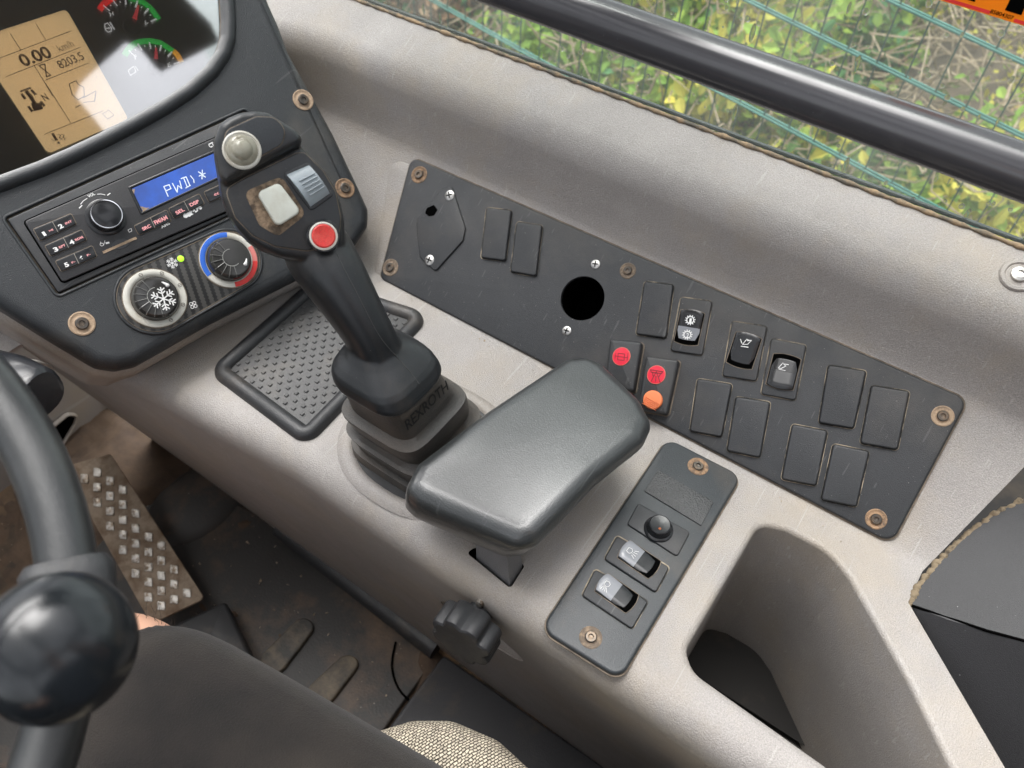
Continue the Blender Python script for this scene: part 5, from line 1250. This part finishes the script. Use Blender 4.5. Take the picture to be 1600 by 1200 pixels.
# ------------------------------------------------------------------ side window, seal, grab bar, sticker
wx0 = sill.x+.003; wz0 = sill.y
wn = thing('side_window', 'wet side window pane set in a crumbling seal on the sill', 'window', (wx0, .1, wz0))
tilt = R(6)
def wp(y, s_, off=0): return Vector((wx0+math.sin(tilt)*s_+off*math.cos(tilt), y, wz0-.01+math.cos(tilt)*s_-off*math.sin(tilt)))
g = G(); g.rings([[wp(-.6, 0), wp(.78, 0), wp(.78, .9), wp(-.6, .9)], [wp(-.6, 0, .005), wp(.78, 0, .005), wp(.78, .9, .005), wp(-.6, .9, .005)]])
build('glass_pane', g, glassm, wn, smooth=0)
random.seed(11); n_ = 400
g = G().tube([Vector((wx0-.003, lerp(-.6, .72, k/n_), wz0+.0008+random.uniform(-.0003, .0003))) for k in range(n_+1)], [.0019*(1+.5*math.sin(k*.9)*random.uniform(0, 1)) for k in range(n_+1)], 8); build('seal', g, sealm, wn, smooth=80)
g = G().tube([Vector((wx0+.008, -.6, wz0-.001)), Vector((wx0+.008, .72, wz0-.001))], .0022, 8); build('outer_seal', g, mat('seal_black', (.02, .03, .03), .6), wn)
# rain drops on the outside
g = G(); random.seed(21)
for k in range(1100):
    y = random.uniform(-.25, .72); s_ = random.uniform(.01, .42)
    r_ = random.choice([.0008, .0011, .0014, .0018, .0024]); st_ = random.choice([1, 1, 1.2, 1.8, 3.5]); c_ = wp(y, s_, .0052)
    rs = []
    for j in range(1, 4):
        a = math.pi/2*j/4; rr_ = r_*math.cos(a); hh = r_*.45*math.sin(a)
        rs.append([c_+Vector((math.cos(tilt)*hh, rr_*math.cos(t), rr_*st_*math.sin(t))) for t in [2*math.pi*i/10 for i in range(10)]])
    rs.insert(0, [c_+Vector((0, r_*math.cos(t), r_*st_*math.sin(t))) for t in [2*math.pi*i/10 for i in range(10)]])
    g.rings(rs)
dr = build('raindrops', g, dropm, None, smooth=80); dr['kind'] = 'stuff'; dr['label'] = 'small rain drops and short runs on the outside of the side window'

b0 = atz(1000, 55, .757); b1 = atz(1600, 270, .757)
k0 = (.5-b0.y)/(b1.y-b0.y)
bx = .563
def barp(px, py): v = ray(px, py); return CAM+v*((bx-CAM.x)/v.x)
p0 = barp(900, 20); p1 = barp(1600, 270); dv = (p1-p0)
g = G().tube([p0-dv*.8, p0, p1, p1+dv*.5], .0182, 32); tag(build('grab_bar', g, barm, None, smooth=60, origin=p0), 'dark grey glossy tubular grab bar across the side window', 'grab bar')

SK = Plane(wp(0, .2, -.001), (-math.cos(tilt), 0, math.sin(tilt)), (0, -1, 0))
stk = thing('warning_sticker', 'orange and black warning sticker at the top of the side window', 'sticker', SK.hit(1550, 0))
skq = [(1462, -2), (1612, 44), (1690, -130), (1530, -190)]
build('sticker_sheet', G().slab(SK, SK.px(skq), 0, .0004, 0), stickm, stk, smooth=0)
g = G().stroke(SK, [(1478, -1), (1545, 19)], .0022, .0007); g.stroke(SK, [(1586, 32), (1620, 42)], .0022, .0007); build('red_line', g, redp, stk)
g = G().flat(SK, [(1570, 16), (1596, 24), (1630, -60), (1606, -60)], .0007); g.flat(SK, [(1512, 0), (1523, 3), (1530, -15), (1518, -18)], .0007); g.text(SK, '85804307', (1546, 20), (1582, 31), 6, .0007, .02); build('black_print', g, void, stk)

# ------------------------------------------------------------------ outside: fence and shrubs
FV = Vector((.033, .985, .138)).normalized()         # fence runs slightly uphill
FX = 1.42
def onfence(px, py):
    # vertical plane containing FV through (FX,0,0)
    nrm = Vector((FV.y, -FV.x, 0)).normalized(); v = ray(px, py); return CAM+v*((Vector((FX, 0, 0))-CAM).dot(nrm)/v.dot(nrm))
fe = thing('mesh_fence', 'turquoise green welded wire mesh fence beyond the side window', 'fence', (FX, .4, earthz(FX, .4)))
hl = [onfence(1400, 115), onfence(1400, 5), onfence(1400, 291)]
zs_ = sorted([hl[1].z-FV.z*hl[1].y, hl[0].z-FV.z*hl[0].y, hl[2].z-FV.z*hl[2].y])
print('FENCE z', zs_, hl)
dz = (zs_[2]-zs_[0])/2
hz = [zs_[0]-dz*k for k in range(5, 0, -1)]+zs_+[zs_[2]+dz*k for k in (1, 2)]
for z in hz:
    g = G(); base = Vector((FX, 0, z))
    for off in (-.005, .005): g.tube([base+FV*(-1.6)+Vector((off, 0, 0)), base+FV*4.5+Vector((off, 0, 0))], .0025, 8)
    build('horizontal_wire', g, mintm, fe)
k = -1.5
idx = 0
while k < 4.4:
    base = Vector((FX, 0, 0))+FV*k
    g = G().tube([base+Vector((0, 0, hz[0]-.02)), base+Vector((0, 0, hz[-1]+.02))], .0016, 6)
    build('vertical_wire', g, mintd, fe); k += .055; idx += 1
    if idx > 98: break
for yy in (-1.5, 4.0):
    base = Vector((FX+.03, 0, 0))+FV*yy; g = G().tube([base+Vector((0, 0, -1.4)), base+Vector((0, 0, hz[-1]+.05))], .022, 12); build('post', g, mintm, fe)

leafm = []
for i, c in enumerate([(.17, .30, .05), (.28, .42, .08), (.09, .18, .05), (.48, .46, .09), (.10, .26, .11)]):
    mt = mat('leaf%d' % i, c, .5, dirt=((c[0]*1.6, c[1]*1.3, c[2]), 9, .45, .7)); b = mt.node_tree.nodes['Principled BSDF']; b.inputs['Specular IOR Level'].default_value = .2; b.inputs['Roughness'].default_value = .7
    n_ = mt.node_tree.nodes; l_ = mt.node_tree.links; tr_ = n_.new('ShaderNodeBsdfTranslucent'); tr_.inputs[0].default_value = (c[0]*1.4, c[1]*1.3, c[2], 1); mx_ = n_.new('ShaderNodeMixShader'); mx_.inputs[0].default_value = .35
    l_.new(b.outputs[0], mx_.inputs[1]); l_.new(tr_.outputs[0], mx_.inputs[2]); l_.new(mx_.outputs[0], n_['Material Output'].inputs['Surface'])
    leafm.append(mt)
twigm = mat('twig', (.27, .20, .13), .85, dirt=((.38, .31, .22), 20, .45, .65))
def leaf(g, p, s_):
    n_ = Vector((random.gauss(-.5, .7), random.gauss(0, .7), random.gauss(.6, .5))).normalized(); u_ = n_.orthogonal().normalized(); u_ = Matrix.Rotation(random.uniform(0, 6.28), 3, n_) @ u_; v_ = n_.cross(u_)
    f_ = n_*s_*.18
    g.add([p-u_*s_, p-u_*s_*.3+v_*s_*.55+f_, p+u_*s_*.5+v_*s_*.42+f_, p+u_*s_*1.05, p+u_*s_*.5-v_*s_*.42+f_, p-u_*s_*.3-v_*s_*.55+f_, p+u_*s_*.1], [(0, 6, 1), (1, 6, 2), (2, 6, 3), (3, 6, 4), (4, 6, 5), (5, 6, 0)])
def shrub(cx, cy, rx, ry, rz, n_, mats, label, s0=.02, name='leafy_shrub', twigs=24):
    zb = earthz(cx, cy); t_ = thing(name, label, 'shrub', (cx, cy, zb), 'shrubs growing beyond the side window')
    gs = [G() for _ in mats]; cl = []
    for _ in range(26): 
        a = random.uniform(0, 6.28); e = random.uniform(0, 1); q = random.uniform(.35, 1)**.5
        cl.append(Vector((cx+rx*q*math.cos(a)*math.sqrt(1-e*e*.8), cy+ry*q*math.sin(a)*math.sqrt(1-e*e*.8), zb+rz*e)))
    for _ in range(n_):
        c = random.choice(cl); i = hash((round(c.x*50), round(c.y*50))) % len(mats) if random.random() < .75 else random.randrange(len(mats))
        leaf(gs[i], c+Vector((random.gauss(0, .07), random.gauss(0, .07), random.gauss(0, .06))), s0*random.uniform(.6, 1.3))
    for gg, m_ in zip(gs, mats): 
        if gg.v: build('foliage', gg, m_, t_, smooth=0)
    gg = G()
    for _ in range(twigs):
        c = random.choice(cl); b = Vector((cx+random.uniform(-.1, .1), cy+random.uniform(-.1, .1), zb)); md_ = b.lerp(c, .5)+Vector((random.uniform(-.05, .05), random.uniform(-.05, .05), .05))
        gg.tube([b, md_, c], [.006, .004, .002], 5)
    build('stems', gg, twigm, t_)
random.seed(9)
L_ = leafm
def bankhit(px, py):
    v = ray(px, py); t = 1/v.x
    for _ in range(200):
        p = CAM+v*t
        if p.z < bank(p.x, p.y): break
        t *= 1.01
    return p
rust = mat('leaf_rust', (.30, .15, .07), .7, dirt=((.38, .26, .15), 9, .45, .7))
for px_, py_, rx, rz, n_, mats, lb, s0 in (
    (1120, 235, .40, .34, 4600, [L_[0], L_[1], L_[3]], 'bright yellow green leafy shrub just below the middle of the grab bar', .026),
    (960, 135, .40, .34, 4000, [L_[1], L_[0], L_[4]], 'light green shrub under the left part of the grab bar', .025),
    (1290, 305, .26, .20, 1800, [L_[1], L_[2], L_[3]], 'small green plant low between the grab bar and the sill', .022),
    (1570, 400, .34, .30, 3200, [L_[1], L_[0], L_[3]], 'low green plant at the lower right corner of the window', .022),
    (1060, 70, .50, .42, 4200, [L_[0], L_[1], L_[3]], 'yellow green bush above the grab bar at the left', .026),
    (1210, 125, .40, .30, 3000, [L_[4], L_[1], L_[0]], 'soft green bush just above the middle of the grab bar', .026),
    (840, 60, .45, .34, 3400, [rust, L_[4], L_[0], rust], 'green bush with rusty brown leaves left of the grab bar', .022),
    (680, 5, .50, .34, 3400, [rust, L_[4], rust, L_[2]], 'mostly brown withered bush at the far left end of the window', .020),
    (1560, 85, .34, .30, 1700, [L_[3], L_[1]], 'thin feathery yellow shrub below the orange sticker', .015),
    (1330, -10, .5, .35, 1500, [L_[2], L_[3]], 'sparse dark green shrub at the top of the window beside the sticker', .018)):
    p_ = bankhit(px_, py_); shrub(p_.x, p_.y, rx, rx*.95, rz, n_, mats, lb, s0)
# brown dead twigs: nobody could count them
g = G(); random.seed(14)
for _ in range(4600):
    x = random.uniform(1.5, 4.2); y = random.uniform(-.9, 3.6); z = earthz(x, y)+random.uniform(.0, .45); p = Vector((x, y, z)); d = Vector((random.gauss(0, 1), random.gauss(0, 1), random.gauss(.2, .6))).normalized()*random.uniform(.10, .34)
    b = Vector((random.gauss(0, .03), random.gauss(0, .03), random.gauss(0, .03)))
    g.tube([p, p+d*.35+b, p+d*.7+b*1.4, p+d], [.0045*random.uniform(.4, 1), .0032, .0022, .001], 4)
o = build('brushwood', g, twigm, None, smooth=60); o['kind'] = 'stuff'; o['label'] = 'tangle of bare brown twigs and stalks behind the fence'
g = G()
for _ in range(5200):
    x = random.uniform(1.2, 3.8); y = random.uniform(-1, 4); leaf(g, Vector((x, y, earthz(x, y)+random.uniform(0, .09))), .018*random.uniform(.6, 1.5))
o = build('leaf_litter', g, mat('litter', (.30, .19, .10), .8, dirt=((.16, .24, .06), 5, .48, .56)), None, smooth=0); o['kind'] = 'stuff'; o['label'] = 'fallen brown and green leaves covering the bank'
